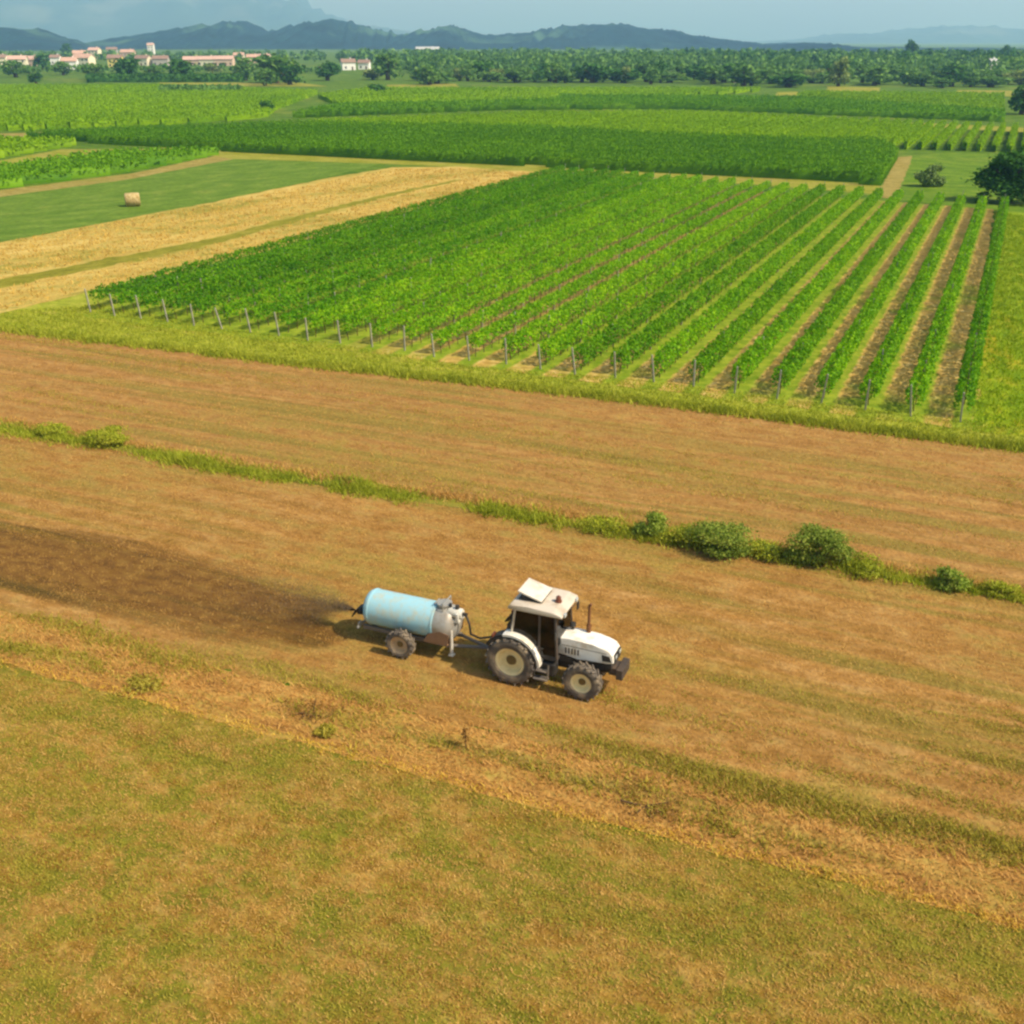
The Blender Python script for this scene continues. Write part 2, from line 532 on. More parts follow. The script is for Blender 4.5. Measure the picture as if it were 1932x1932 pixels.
sheet('farm_track', [(-600, 262), (50, 251), (330, 240), (567, 230), (580, 236), (330, 247), (50, 262), (-600, 275)], M_tan, 3, 0.8)
sheet('farm_track', [(560, 236), (1000, 214), (1288, 211), (1920, 240), (2500, 268), (2500, 276), (1920, 249), (1288, 217), (1000, 220), (570, 241)], M_yel, 3, 0.8)
sheet('mown_strip', [(1075, 197), (1145, 197), (1148, 207), (1072, 207)], M_yel, 3, 0.5)
for q in ([(1335, 186), (1440, 183), (1445, 190), (1335, 193)], [(1465, 174), (1505, 173), (1505, 181), (1465, 181)], [(1560, 163), (1660, 165), (1660, 178), (1560, 176)],
          [(1805, 170), (1910, 171), (1912, 182), (1800, 181)], [(300, 156), (560, 156), (620, 163), (300, 163)], [(730, 160), (860, 158), (870, 167), (735, 168)]):
    sheet('mown_strip', q, M_yel, 5, 1.0)

# soil and grass alternating under the vine rows
def vineyard_floor():
    m, nt, out = new_mat('vineyard_soil')
    g = N(nt, 'ShaderNodeNewGeometry')
    dp = N(nt, 'ShaderNodeVectorMath', operation='DOT_PRODUCT')
    dp.inputs[1].default_value = RN
    nt.links.new(g.outputs['Position'], dp.inputs[0])
    nz = noise_at(nt, g.outputs['Position'], 0.9, (1, 1, 1), 4, 0.6)
    s = math_n(nt, 'SUBTRACT', dp.outputs['Value'], P0.dot(RN) - 0.67)
    s = math_n(nt, 'DIVIDE', s, 2.4)
    s = math_n(nt, 'ADD', s, math_n(nt, 'MULTIPLY', math_n(nt, 'SUBTRACT', nz, 0.5), 0.25))
    f = math_n(nt, 'ABSOLUTE', math_n(nt, 'SUBTRACT', math_n(nt, 'FRACT', s), 0.55))
    tan_f = ramp_f(nt, f, 0.33, 0.22)
    soil = ramp(nt, noise_at(nt, g.outputs['Position'], 2.2, (1, 1, 1), 5, 0.6, 4), [(0.35, g_('b48e42', .9)), (0.55, g_('caa658', .9)), (0.7, g_('dfc07c', .9))])
    grass = ramp(nt, noise_at(nt, g.outputs['Position'], 1.4, (1, 1, 1), 4, 0.6, 8), [(0.35, g_('6a8414', .85)), (0.65, g_('98a42c', .85))])
    big = noise_at(nt, g.outputs['Position'], 0.12, (1, 1, 1), 3, 0.6, 11)
    tan_f = math_n(nt, 'MULTIPLY', tan_f, ramp_f(nt, big, 0.30, 0.48))
    side = math_n(nt, 'ADD', s, math_n(nt, 'MULTIPLY', math_n(nt, 'SUBTRACT', big, 0.5), 6.0))
    tan_f = math_n(nt, 'MULTIPLY', tan_f, ramp_f(nt, side, 8.0, 13.0))
    finish(nt, out, mix(nt, tan_f, grass, soil), 0.95, nz, 0.12)
    return m
fr = -1.6
sheet('vineyard_soil', [P0 + RB * fr - RN * 0.6, P1 + RB * fr - RN * .35, B1 - RN * .35, B0 - RN * 0.6], vineyard_floor(), 1.2, 0.45, world=True, z=0.036)

# wet slurry already spread behind the tanker
def slurry_swath():
    up = [(-700, 878), (-300, 930), (0, 977), (250, 1012), (450, 1062), (600, 1110), (665, 1150)]
    dn = [(-700, 962), (-300, 1040), (0, 1118), (180, 1166), (380, 1222), (560, 1246), (675, 1204)]
    n, k = 90, 16
    def along(line, t):
        P = [at(*p) for p in line]
        s = t * (len(P) - 1); i = min(int(s), len(P) - 2)
        return P[i].lerp(P[i + 1], s - i)
    V, E = [], []
    z = 0.036
    for i in range(n + 1):
        a, b = along(up, i / n), along(dn, i / n)
        for j in range(k + 1):
            p = a.lerp(b, j / k)
            V.append((p.x, p.y, z))
            E.append(min(1.0, 3.2 * min(j, k - j) / k, 5 * (n - i) / n))
    F = [(i * (k + 1) + j, i * (k + 1) + j + 1, (i + 1) * (k + 1) + j + 1, (i + 1) * (k + 1) + j) for i in range(n) for j in range(k)]
    me = np_mesh('slurry_swath', V, F)
    if me.polygons[0].normal.z < 0: me.flip_normals()
    at_ = me.attributes.new('edge', 'FLOAT', 'POINT')
    at_.data.foreach_set('value', np.array(E, dtype=np.float32))
    m, nt, out = new_mat('wet_slurry')
    pos, g = field_pos(nt)
    a = N(nt, 'ShaderNodeAttribute', attribute_name='edge')
    n1 = noise_at(nt, pos, 1.3, (0.06, 1, 1), 4, 0.65)
    n2 = noise_at(nt, pos, 2.2, (0.6, 1, 1), 4, 0.6, 3)
    f = math_n(nt, 'ADD', a.outputs['Fac'], math_n(nt, 'MULTIPLY', math_n(nt, 'SUBTRACT', n1, 0.5), 1.7))
    f = math_n(nt, 'MULTIPLY', ramp_f(nt, f, 0.05, 0.85), 0.80)
    col = ramp(nt, n2, [(0.3, g_('77501e', .62)), (0.5, g_('946828', .64)), (0.72, g_('aa8038', .68))])
    col = mix(nt, ramp_f(nt, n1, 0.5, 0.72), col, g_('70581e', .6))
    b = N(nt, 'ShaderNodeBsdfPrincipled')
    b.inputs['Roughness'].default_value = 0.7
    b.inputs['Specular IOR Level'].default_value = 0.2
    nt.links.new(col, b.inputs['Base Color'])
    t = N(nt, 'ShaderNodeBsdfTransparent')
    ms = N(nt, 'ShaderNodeMixShader')
    nt.links.new(f, ms.inputs[0]); nt.links.new(t.outputs[0], ms.inputs[1]); nt.links.new(b.outputs[0], ms.inputs[2])
    nt.links.new(ms.outputs[0], out.inputs[0])
    link('slurry_swath', me, m)['kind'] = 'structure'
slurry_swath()

# ------------------------------------------------------------------ hills and mountains
def ridge(name, prof, D, depth, mat, rough=0.12, cols=420, rows=26, seed=0.0):
    xs = np.linspace(prof[0][0], prof[-1][0], cols)
    ys = np.interp(xs, [p[0] for p in prof], [p[1] for p in prof])
    V = []
    for r in range(rows):
        s = r / (rows - 1)
        e = math.sin(math.pi * s)
        e = e if s > 0.5 else e ** 1.25
        for i, (px, py) in enumerate(zip(xs, ys)):
            u, yy, zz = ray(px, py)
            t = D / yy
            X, Z = u * t, max(CAM_H + t * zz, 0.0)
            Y = D + (s - 0.5) * 2 * depth + 0.15 * depth * noise.noise(Vector((X / depth, seed, 0)))
            q = Vector((X, Y, seed))
            h = Z * e
            f = noise.fractal(q / (Z * 2.5 + 60), 0.8, 2.1, 4) * rough * Z * min(1, e * 1.5) * (1.6 if abs(s - .5) > .08 else .35)
            f += noise.noise(q / 14.0) * min(Z * 0.04, 3.0)
            V.append((X, Y, max(h + f, 0.0) - (1.0 if r in (0, rows - 1) else 0) + 0.5))
    F = [(r * cols + i, r * cols + i + 1, (r + 1) * cols + i + 1, (r + 1) * cols + i) for r in range(rows - 1) for i in range(cols - 1)]
    me = np_mesh(name, V, F, True)
    o = link(name, me, mat)
    o['kind'] = 'structure'
    return o

def hill_mat(name, c1, c2, c3, scale):
    m, nt, out = new_mat(name)
    g = N(nt, 'ShaderNodeNewGeometry')
    n1 = noise_at(nt, g.outputs['Position'], scale, (1, 1, 1), 6, 0.68)
    n2 = noise_at(nt, g.outputs['Position'], scale * 0.2, (1, 1, 1), 4, 0.6, 5)
    col = ramp(nt, n1, [(0.36, c1), (0.56, c2)])
    col = mix(nt, ramp_f(nt, n2, 0.54, 0.64), col, c3)
    finish(nt, out, col, 0.95, n1, 12.0)
    return m
M_hill = hill_mat('wooded_hill', lin('08161a'), lin('163034'), lin('405c44'), 0.012)  # bluish lean of the wood tones puts a little distance haze into the colour
M_mount = hill_mat('mountain', lin('24361f'), lin('35482c'), lin('56604a'), 0.004)
ridge('hills', [(60, 104), (150, 92), (210, 82), (265, 72), (330, 62), (400, 52), (450, 44), (475, 50), (505, 61), (535, 61), (580, 50), (640, 38), (670, 46), (700, 55), (760, 68),
                (800, 61), (850, 48), (880, 56), (920, 67), (1000, 62), (1060, 52), (1130, 47), (1200, 51), (1270, 61), (1330, 72), (1400, 80), (1450, 87), (1490, 81), (1530, 84), (1580, 96), (1700, 103)], 2900, 520, M_hill, 0.2, 520, 30, 1.0)
ridge('hills', [(1330, 104), (1430, 93), (1500, 83), (1545, 82), (1600, 90), (1660, 93), (1720, 89), (1780, 94), (1850, 90), (1932, 92), (2400, 90)], 2300, 320, M_hill, 0.25, 300, 20, 4.0)
ridge('hills', [(-700, 70), (-300, 60), (0, 52), (30, 55), (80, 72), (140, 88), (200, 100)], 2400, 300, M_hill, 0.2, 260, 20, 9.0)
ridge('mountain', [(-1400, 10), (-900, -30), (-300, -46), (0, -40), (300, -26), (450, -8), (540, 2), (590, 20), (660, 44), (780, 60), (900, 70)], 8600, 1900, M_mount, 0.22, 240, 26, 2.0)
ridge('mountain', [(1420, 80), (1540, 74), (1600, 63), (1640, 66), (1680, 62), (1740, 53), (1800, 49), (1880, 53), (1932, 56), (2200, 48), (2700, 60)], 8600, 1500, M_mount, 0.2, 220, 22, 6.0)

# ------------------------------------------------------------------ haze
def haze():
    bm = bmesh.new()
    bm_box(bm, (0, 5500, 299), (29000, 15000, 600))
    m, nt, out = new_mat('haze')
    v = N(nt, 'ShaderNodeVolumePrincipled')
    v.inputs['Density'].default_value = 2.0e-4
    v.inputs['Color'].default_value = (0.32, 0.62, 1.0, 1)
    v.inputs['Absorption Color'].default_value = (0.55, 0.6, 0.7, 1)
    v.inputs['Anisotropy'].default_value = 0.1
    nt.links.new(v.outputs[0], out.inputs['Volume'])
    o = obj('haze', bm, m)
    tag(o, kind='stuff')
haze()

# ------------------------------------------------------------------ tractor
M_white = plain_mat('white_paint', lin('f0eada'), 0.38, spec=0.5, dirt=lin('c4b08a'), dirt_amt=0.75, dirt_scale=2.6)
M_roof = plain_mat('roof_paint', lin('cdbfa8'), 0.55, dirt=lin('a58e6e'), dirt_amt=0.7, dirt_scale=2.0)
M_hatch = plain_mat('hatch_paint', lin('ddd2be'), 0.5, dirt=lin('b8a486'), dirt_amt=0.7, dirt_scale=3.0)
M_rubber = plain_mat('dusty_rubber', lin('5a5248'), 0.85, spec=0.2, dirt=lin('968468'), dirt_amt=0.8, dirt_scale=3)
M_rim = plain_mat('cream_rim', lin('eedca2'), 0.5, dirt=lin('c8a868'), dirt_amt=0.5)
M_hub = plain_mat('hub_dirt', lin('7d6530'), 0.7)
M_black = plain_mat('black_metal', lin('2b2925'), 0.6, dirt=lin('54483a'), dirt_amt=0.5)
M_grey = plain_mat('grey_metal', lin('6e665c'), 0.6, dirt=lin('8b785c'), dirt_amt=0.5)
M_dark = plain_mat('dark_brown_metal', lin('4a3f34'), 0.7, dirt=lin('6b5640'), dirt_amt=0.6)
M_rust = plain_mat('rusty_pipe', lin('6e4420'), 0.8, dirt=lin('8d6230'), dirt_amt=0.6)
M_seat = plain_mat('seat_vinyl', lin('1f1d1c'), 0.6)
M_amber = plain_mat('amber_plastic', lin('6e3c26'), 0.4)
M_lens = plain_mat('lamp_lens', lin('b9bcb4'), 0.12, spec=0.8)
M_lining = plain_mat('cab_lining', lin('3c3833'), 0.8)
def glass_mat():
    m, nt, out = new_mat('tinted_glass')
    t = N(nt, 'ShaderNodeBsdfTransparent'); t.inputs[0].default_value = (0.19, 0.175, 0.15, 1)
    gl = N(nt, 'ShaderNodeBsdfGlossy'); gl.inputs['Roughness'].default_value = 0.04
    fr_ = N(nt, 'ShaderNodeFresnel'); fr_.inputs[0].default_value = 1.45
    ms = N(nt, 'ShaderNodeMixShader')
    nt.links.new(fr_.outputs[0], ms.inputs[0]); nt.links.new(t.outputs[0], ms.inputs[1]); nt.links.new(gl.outputs[0], ms.inputs[2])
    nt.links.new(ms.outputs[0], out.inputs[0])
    return m
M_glass = glass_mat()

def wheel(parent, x, y, r, w, rim_r, side, lugs=18, rim_mat=None, tread=True):
    """wheel disc with a rim and a lugged tyre; side -1 shows its outer face to -y"""
    bm = bmesh.new()
    s = side
    bm_lathe(bm, [(0, s * w * .22), (rim_r * .30, s * w * .22), (rim_r * .32, s * w * .12), (rim_r * .36, s * w * .10)], (x, y, r), 'Y', 24)
    for i in range(8):
        t = 2 * math.pi * i / 8
        p = Vector((x + math.cos(t) * rim_r * .22, y, r + math.sin(t) * rim_r * .22))
        bm_tube(bm, p + Vector((0, s * w * .21, 0)), p + Vector((0, s * w * .27, 0)), 0.018, seg=6)
    wh = obj('wheel', bm, M_hub, parent, True)
    bm = bmesh.new()
    bm_lathe(bm, [(rim_r * .30, s * w * .11), (rim_r * .55, s * w * .05), (rim_r * .78, s * w * .10), (rim_r * .86, s * w * .36), (rim_r * 1.0, s * w * .42), (rim_r * 1.03, s * w * .40),
                  (rim_r * .9, 0), (rim_r * 1.03, -s * w * .40), (rim_r * .9, -s * w * .38), (rim_r * .5, -s * w * .02), (rim_r * .30, -s * w * .02)], (x, y, r), 'Y', 36)
    obj('rim', bm, rim_mat or M_rim, wh, True)
    bm = bmesh.new()
    rc = r - (0.035 if tread else 0.0)
    pr = [(rim_r * .98, -.40), (rim_r * 1.10, -.49), (rim_r + (rc - rim_r) * .55, -.52), (rc * .95, -.47), (rc, -.36), (rc * 1.004, 0), (rc, .36), (rc * .95, .47), (rim_r + (rc - rim_r) * .55, .52), (rim_r * 1.10, .49), (rim_r * .98, .40)]
    bm_lathe(bm, [(a, b * w) for a, b in pr], (x, y, r), 'Y', 48)
    if tread:
        for i in range(lugs):
            for h, ph in ((1, 0), (-1, .5)):
                t = 2 * math.pi * (i + ph) / lugs
                rot = Matrix.Rotation(-t + math.pi / 2, 3, 'Y') @ Matrix.Rotation(h * R(38), 3, 'Z')
                c = Vector((x + math.cos(t) * (rc + .006), y + h * w * .25, r + math.sin(t) * (rc + .006)))
                bm_box(bm, c, (.055, w * .58, .062), rot)
    obj('tyre', bm, M_rubber, wh, False)
    return wh

TR0 = Vector((0.31, 27.85, 0.02))
def build_tractor():
    T = empty('tractor', TR0, HD)
    tag(T, 'white farm tractor with cream wheels and a raised roof hatch, towing the blue tanker', 'tractor')
    WB = 2.33
    for s in (-1, 1):
        wheel(T, 0, s * .80, .82, .46, .48, s, 20)
        wheel(T, WB, s * .78, .61, .36, .33, s, 18)
    # frame, gearbox and engine
    bm = bmesh.new()
    bm_box(bm, (.15, 0, .82), (1.2, .55, .55), bevel=.04)
    bm_box(bm, (1.5, 0, .80), (1.9, .46, .50), bevel=.03)
    bm_box(bm, (2.6, 0, .85), (.9, .36, .30), bevel=.02)
    bm_tube(bm, (0, -.62, .79), (0, .62, .79), .13, seg=14)
    bm_tube(bm, (WB, -.64, .61), (WB, .64, .61), .09, seg=12)
    bm_box(bm, (WB, 0, .64), (.30, .42, .24), bevel=.03)
    obj('chassis', bm, M_black, T)
    bm = bmesh.new()
    bm_box(bm, (.98, -.52, .66), (.82, .36, .44), bevel=.05)
    obj('fuel_tank', bm, M_black, T)
    bm = bmesh.new()
    for i, zz in enumerate((.38, .64)):
        bm_box(bm, (.98 - .05 * i, -.80 + .06 * i, zz), (.46, .24, .03))
    for xx in (.76, 1.20):
        bm_box(bm, (xx, -.78, .60), (.03, .05, .52), Matrix.Rotation(R(-8), 3, 'X'))
    obj('step', bm, M_grey, T)
    # hood
    bm = bmesh.new()
    bm_prism(bm, [(1.36, 1.12), (1.36, 1.70), (1.75, 1.72), (2.5, 1.69), (2.8, 1.65), (3.02, 1.57), (3.14, 1.42), (3.16, 1.16), (2.9, 1.10), (2.0, 1.06)], -.36, .36, .05)
    hood = obj('hood', bm, M_white, T, True)
    for s in (-1, 1):                                      # side louvres and the gap under the bonnet lid
        bm = bmesh.new()
        for k in range(5):
            bm_box(bm, (1.62 + .10 * k, s * .362, 1.30), (.05, .012, .20), bevel=.003)
        obj('louvre', bm, M_dark, hood)
        bm = bmesh.new()
        bm_box(bm, (2.2, s * .361, 1.47), (1.45, .008, .018))
        obj('bonnet_gap', bm, M_dark, hood)
    bm = bmesh.new()
    bm_prism(bm, [(1.4, 1.08), (2.05, 1.02), (2.85, 1.05), (3.1, 1.11), (3.1, .93), (2.2, .80), (1.4, .85)], -.33, .33, .02)
    obj('engine_side', bm, M_black, T)
    bm = bmesh.new()
    bm_prism(bm, [(2.80, 1.20), (2.78, 1.42), (3.02, 1.40), (3.09, 1.22)], -.375, .375, .0)
    bm_box(bm, (3.165, 0, 1.30), (.03, .58, .30), bevel=.01)
    for k in range(5):
        bm_box(bm, (3.186, 0, 1.18 + .06 * k), (.02, .54, .02))
    obj('grille', bm, M_black, T)
    for s in (-1, 1):
        bm = bmesh.new()
        bm_box(bm, (3.188, s * .19, 1.34), (.03, .16, .11), bevel=.012)
        obj('headlight', bm, M_lens, T)
    bm = bmesh.new()
    bm_box(bm, (3.16, 0, .82), (.36, .50, .26), bevel=.03)
    for k in range(8):
        bm_box(bm, (3.36, -.35 + .1 * k, .84), (.22, .085, .36), bevel=.03)
    obj('front_weight', bm, M_dark, T)
    bm = bmesh.new()
    bm_tube(bm, (2.12, .30, 1.60), (2.12, .30, 1.95), .075, seg=14)
    bm_tube(bm, (2.12, .30, 1.95), (2.12, .30, 2.62), .045, seg=12)
    bm_tube(bm, (2.12, .30, 2.62), (2.17, .30, 2.70), .045, seg=12)
    obj('exhaust_pipe', bm, M_rust, T, True)
    bm = bmesh.new()
    bm_tube(bm, (1.62, .25, 1.68), (1.62, .25, 1.86), .05, seg=10)
    bm_lathe(bm, [(0, .30), (.09, .28), (.10, .20), (.09, .17), (0, .17)], (1.62, .25, 1.66), 'Z', 14)
    obj('air_intake', bm, M_black, T, True)
    # cab
    bm = bmesh.new()
    bm_box(bm, (.72, 0, 1.02), (1.42, 1.30, .08), bevel=.01)
    bm_box(bm, (.05, 0, 1.22), (.14, 1.26, .40), bevel=.02)
    bm_box(bm, (1.32, 0, 1.28), (.12, .9, .46), bevel=.02)
    obj('cab_floor', bm, M_lining, T)
    cabY, zt = .70, 2.56
    corner = {'rear': (-.10, 1.38, .04), 'mid': (.86, 1.06, .86), 'front': (1.46, 1.10, 1.36)}
    for s in (-1, 1):
        for k, (xb, zb, xt) in corner.items():
            bm = bmesh.new()
            d = Vector((xt - xb, -s * .06, zt - zb))
            q = d.to_track_quat('Z', 'Y').to_matrix()
            bm_box(bm, (Vector((xb, s * cabY, zb)) + Vector((xt, s * (cabY - .06), zt))) / 2, (.07, .07, d.length), q, .012)
            obj('pillar', bm, M_dark if k != 'rear' else M_roof, T)
    # windows (thin solid panes)
    def pane(name, quad, th=.012):
        bm = bmesh.new()
        q = [Vector(p) for p in quad]
        n = (q[1] - q[0]).cross(q[3] - q[0]).normalized() * th
        a = [bm.verts.new(p - n / 2) for p in q]; b = [bm.verts.new(p + n / 2) for p in q]
        bm.faces.new(a); bm.faces.new(b[::-1])
        for i in range(4): bm.faces.new((a[i], b[i], b[(i + 1) % 4], a[(i + 1) % 4]))
        return obj(name, bm, M_glass, T)
    for s in (-1, 1):
        y0, y1 = s * .70, s * .64
        pane('side_window', [(-.05, y0, 1.42), (.82, y0, 1.42), (.83, y1, 2.53), (.07, y1, 2.53)])
        bm = bmesh.new()                                   # door: lower panel, then its pane
        bm_box(bm, (1.15, s * .70, 1.12), (.52, .03, .12))
        d_ = obj('door', bm, M_lining, T)
        pn = pane('door_window', [(.90, y0, 1.19), (1.42, y0, 1.19), (1.33, y1, 2.53), (.89, y1, 2.53)])
        pn.parent = d_
        bm = bmesh.new()
        bm_box(bm, (.95, s * .735, 1.42), (.14, .03, .03))
        obj('handle', bm, M_black, d_)
    pane('windscreen', [(1.45, -.64, 1.52), (1.45, .64, 1.52), (1.36, .60, 2.53), (1.36, -.60, 2.53)])
    pane('rear_window', [(-.10, -.64, 1.44), (-.10, .64, 1.44), (.04, .60, 2.53), (.04, -.60, 2.53)])
    # roof with its open hatch
    bm = bmesh.new()
    bm_prism(bm, [(-.14, 2.56), (-.18, 2.62), (-.10, 2.72), (.5, 2.76), (1.3, 2.74), (1.58, 2.66), (1.60, 2.58)], -.74, .74, .03)
    rf = obj('roof', bm, M_roof, T, True)
    bm = bmesh.new()
    bm_box(bm, (.42, .06, 2.775), (.76, .84, .035))  # solid black slab stands in for the shade under the raised hatch
    obj('hatch_gap_shade', bm, M_black, rf)
    bm = bmesh.new()
    rot = Matrix.Rotation(R(15), 3, 'Y')
    bm_box(bm, Vector((.80, .06, 2.83)) + rot @ Vector((-.40, 0, 0)), (.82, .92, .06), rot, .025)
    hatch = obj('roof_hatch', bm, M_hatch, rf, True)
    for s in (-.38, .50):
        bm = bmesh.new()
        bm_tube(bm, (.24, s, 2.78), (.16, s, 2.98), .016, seg=6)
        obj('hatch_strut', bm, M_black, hatch)
    bm = bmesh.new()
    bm_lathe(bm, [(.11, 0), (.11, .05), (.085, .06), (.08, .17), (.05, .21), (0, .22)], (1.22, -.02, 2.73), 'Z', 16)
    obj('beacon', bm, M_amber, rf, True)
    for s in (-1, 1):
        bm = bmesh.new()
        bm_box(bm, (1.62, s * .52, 2.62), (.07, .16, .11), bevel=.02)
        obj('work_light', bm, M_lens, rf)
        bm = bmesh.new()
        bm_tube(bm, (1.42, s * .70, 2.2), (1.50, s * .98, 2.25), .012, seg=6)
        bm_box(bm, (1.51, s * 1.0, 2.14), (.04, .16, .26), bevel=.015)
        obj('mirror', bm, M_black, T)
    # rear fenders: a dark well with a white outer band
    for s in (-1, 1):
        ro, ri = .97, .90
        def arc(r0, r1, a0, a1, y0, y1, n=22):
            bm = bmesh.new()
            rr = []
            for i in range(n + 1):
                t = R(a0 + (a1 - a0) * i / n)
                c, sn = math.cos(t), math.sin(t)
                rr.append([bm.verts.new((c * q, y, .79 + sn * q)) for q, y in ((r0, y0), (r1, y0), (r1, y1), (r0, y1))])
            for a, b in zip(rr[:-1], rr[1:]):
                for i in range(4): bm.faces.new((a[i], a[(i + 1) % 4], b[(i + 1) % 4], b[i]))
            bm.faces.new(rr[0]); bm.faces.new(rr[-1][::-1])
            return bm
        fd = obj('fender', arc(ri, ro, 2, 106, s * .58, s * .94), M_white, T, True)
        obj('fender_edge', arc(ri - .05, ri - .003, 2, 150, s * .62, s * .96), M_black, fd, True)
        obj('fender_rear', arc(ri, ro - .01, 108, 152, s * .58, s * .92), M_black, fd, True)
        bm = bmesh.new()
        bm_box(bm, (-.62, s * .80, 1.58), (.06, .26, .10), bevel=.02)
        obj('tail_light', bm, M_amber, fd)
    # inside
    bm = bmesh.new()
    bm_box(bm, (.42, 0, 1.36), (.46, .48, .14), bevel=.05)
    bm_box(bm, (.20, 0, 1.70), (.13, .46, .62), Matrix.Rotation(R(-10), 3, 'Y'), .05)
    bm_box(bm, (.42, 0, 1.18), (.24, .26, .26))
    obj('seat', bm, M_seat, T, True)
    bm = bmesh.new()
    bm_tube(bm, (1.22, 0, 1.45), (1.02, 0, 1.75), .03, seg=8)
    rot = Matrix.Rotation(R(-34), 3, 'Y')
    ring = [Vector((1.02, 0, 1.75)) + rot @ Vector((math.cos(t) * .2, math.sin(t) * .2, 0)) for t in np.linspace(0, 2 * math.pi, 17)]
    bm_path(bm, ring, .015, 6)
    bm_path(bm, [ring[0], ring[8]], .012, 6)
    obj('steering_wheel', bm, M_black, T, True)
    # hitch
    bm = bmesh.new()
    bm_box(bm, (-.72, 0, .52), (.7, .10, .07), bevel=.01)
    for s in (-1, 1):
        bm_path(bm, [(-.25, s * .25, .62), (-1.0, s * .36, .50)], .03)
        bm_path(bm, [(-.15, s * .25, 1.12), (-.72, s * .33, .56)], .022)
    obj('drawbar_hitch', bm, M_black, T)
    return T
tractor = build_tractor()

# ------------------------------------------------------------------ driver seated in the cab
def build_driver():
    skin = plain_mat('skin', lin('b07a58'), 0.6)
    shirt = plain_mat('shirt_cloth', lin('7c4a3a'), 0.85)
    trous = plain_mat('trouser_cloth', lin('2f3a4a'), 0.9)
    hairm = plain_mat('hair', lin('2a1d14'), 0.8)
    P = empty('person', TR0, HD)
    tag(P, 'person in a reddish shirt seated at the wheel inside the tractor cab', 'person')
    def skinned(name, J, E, rad, mat, sub=2, parent=P):
        me = bpy.data.meshes.new(name)
        me.from_pydata([tuple(j) for j in J], E, [])
        o = bpy.data.objects.new(name, me)
        COL.objects.link(o)
        o.modifiers.new('skin', 'SKIN')
        for i, r in enumerate(rad):
            sv_ = me.skin_vertices[0].data[i]
            sv_.radius = (r, r) if not isinstance(r, tuple) else r
            sv_.use_root = (i == 0)
        o.modifiers.new('sub', 'SUBSURF').levels = sub
        dg = bpy.context.evaluated_depsgraph_get()
        ev = bpy.data.meshes.new_from_object(o.evaluated_get(dg))
        bpy.data.objects.remove(o)
        ev.name = name
        ev.polygons.foreach_set('use_smooth', np.ones(len(ev.polygons), dtype=bool))
        ev.materials.clear(); ev.materials.append(mat)
        n = bpy.data.objects.new(name, ev); COL.objects.link(n); n.parent = parent
        return n
    # body: pelvis, spine, neck, legs, arms as one skin
    J = [(.42, 0, 1.52), (.38, 0, 1.72), (.37, 0, 1.93), (.39, 0, 2.05), (.42, 0, 2.13), (.44, 0, 2.24),
         (.52, -.10, 1.50), (.90, -.14, 1.55), (.96, -.14, 1.16), (1.10, -.14, 1.10),
         (.52, .10, 1.50), (.90, .14, 1.55), (.96, .14, 1.16), (1.10, .14, 1.10),
         (.39, -.19, 1.98), (.55, -.26, 1.74), (.82, -.19, 1.76), (.93, -.17, 1.79),
         (.39, .19, 1.98), (.55, .26, 1.74), (.82, .19, 1.76), (.93, .17, 1.79)]
    E = [(0, 1), (1, 2), (2, 3), (3, 4), (4, 5), (0, 6), (6, 7), (7, 8), (8, 9), (0, 10), (10, 11), (11, 12), (12, 13),
         (2, 14), (14, 15), (15, 16), (16, 17), (2, 18), (18, 19), (19, 20), (20, 21)]
    rad = [(.14, .16), (.12, .15), (.12, .16), .06, .055, .09, .09, .065, .05, .045, .09, .065, .05, .045, .065, .045, .034, .03, .065, .045, .034, .03]
    body = skinned('body', J, E, rad, skin)
    # head with a face
    bm = bmesh.new()
    g = bmesh.ops.create_uvsphere(bm, u_segments=20, v_segments=14, radius=.105)
    for v in g['verts']:
        c = v.co
        c.y *= .80; c.z *= 1.18
        if c.z < 0: c.y *= 1 + c.z * 1.6
        v.co = c + Vector((.46, 0, 2.29))
    bm_box(bm, (.575, 0, 2.28), (.035, .026, .05), bevel=.008)
    for s in (-1, 1):
        bm_box(bm, (.455, s * .087, 2.29), (.04, .018, .06), bevel=.008)
    hd = obj('head', bm, skin, body, True)
    for s in (-1, 1):
        bm = bmesh.new()
        g = bmesh.ops.create_uvsphere(bm, u_segments=8, v_segments=6, radius=.012)
        for v in g['verts']: v.co += Vector((.556, s * .034, 2.305))
        obj('eye', bm, hairm, body)
    bm = bmesh.new()
    bm_box(bm, (.556, 0, 2.225), (.012, .045, .010))
    obj('mouth', bm, hairm, body)
    bm = bmesh.new()
    g = bmesh.ops.create_uvsphere(bm, u_segments=20, v_segments=14, radius=.113)
    for v in g['verts']:
        c = v.co
        c.y *= .84; c.z *= 1.16
        if c.x > .03 and c.z < .05: c.x = .03 - (c.x - .03) * .2
        if c.z < -.05: c.z = -.05
        v.co = c + Vector((.445, 0, 2.305))
    obj('hair', bm, hairm, P, True)
    skinned('shirt', [(.42, 0, 1.56), (.38, 0, 1.74), (.37, 0, 1.93), (.385, 0, 2.02), (.39, -.19, 1.98), (.53, -.255, 1.77), (.39, .19, 1.98), (.53, .255, 1.77)],
            [(0, 1), (1, 2), (2, 3), (2, 4), (4, 5), (2, 6), (6, 7)], [(.155, .175), (.135, .165), (.135, .175), .075, .08, .06, .08, .06], shirt)
    skinned('trousers', [(.42, 0, 1.50), (.54, -.10, 1.50), (.90, -.14, 1.55), (.95, -.14, 1.22), (.54, .10, 1.50), (.90, .14, 1.55), (.95, .14, 1.22)],
            [(0, 1), (1, 2), (2, 3), (0, 4), (4, 5), (5, 6)], [(.155, .175), .105, .08, .065, .105, .08, .065], trous)
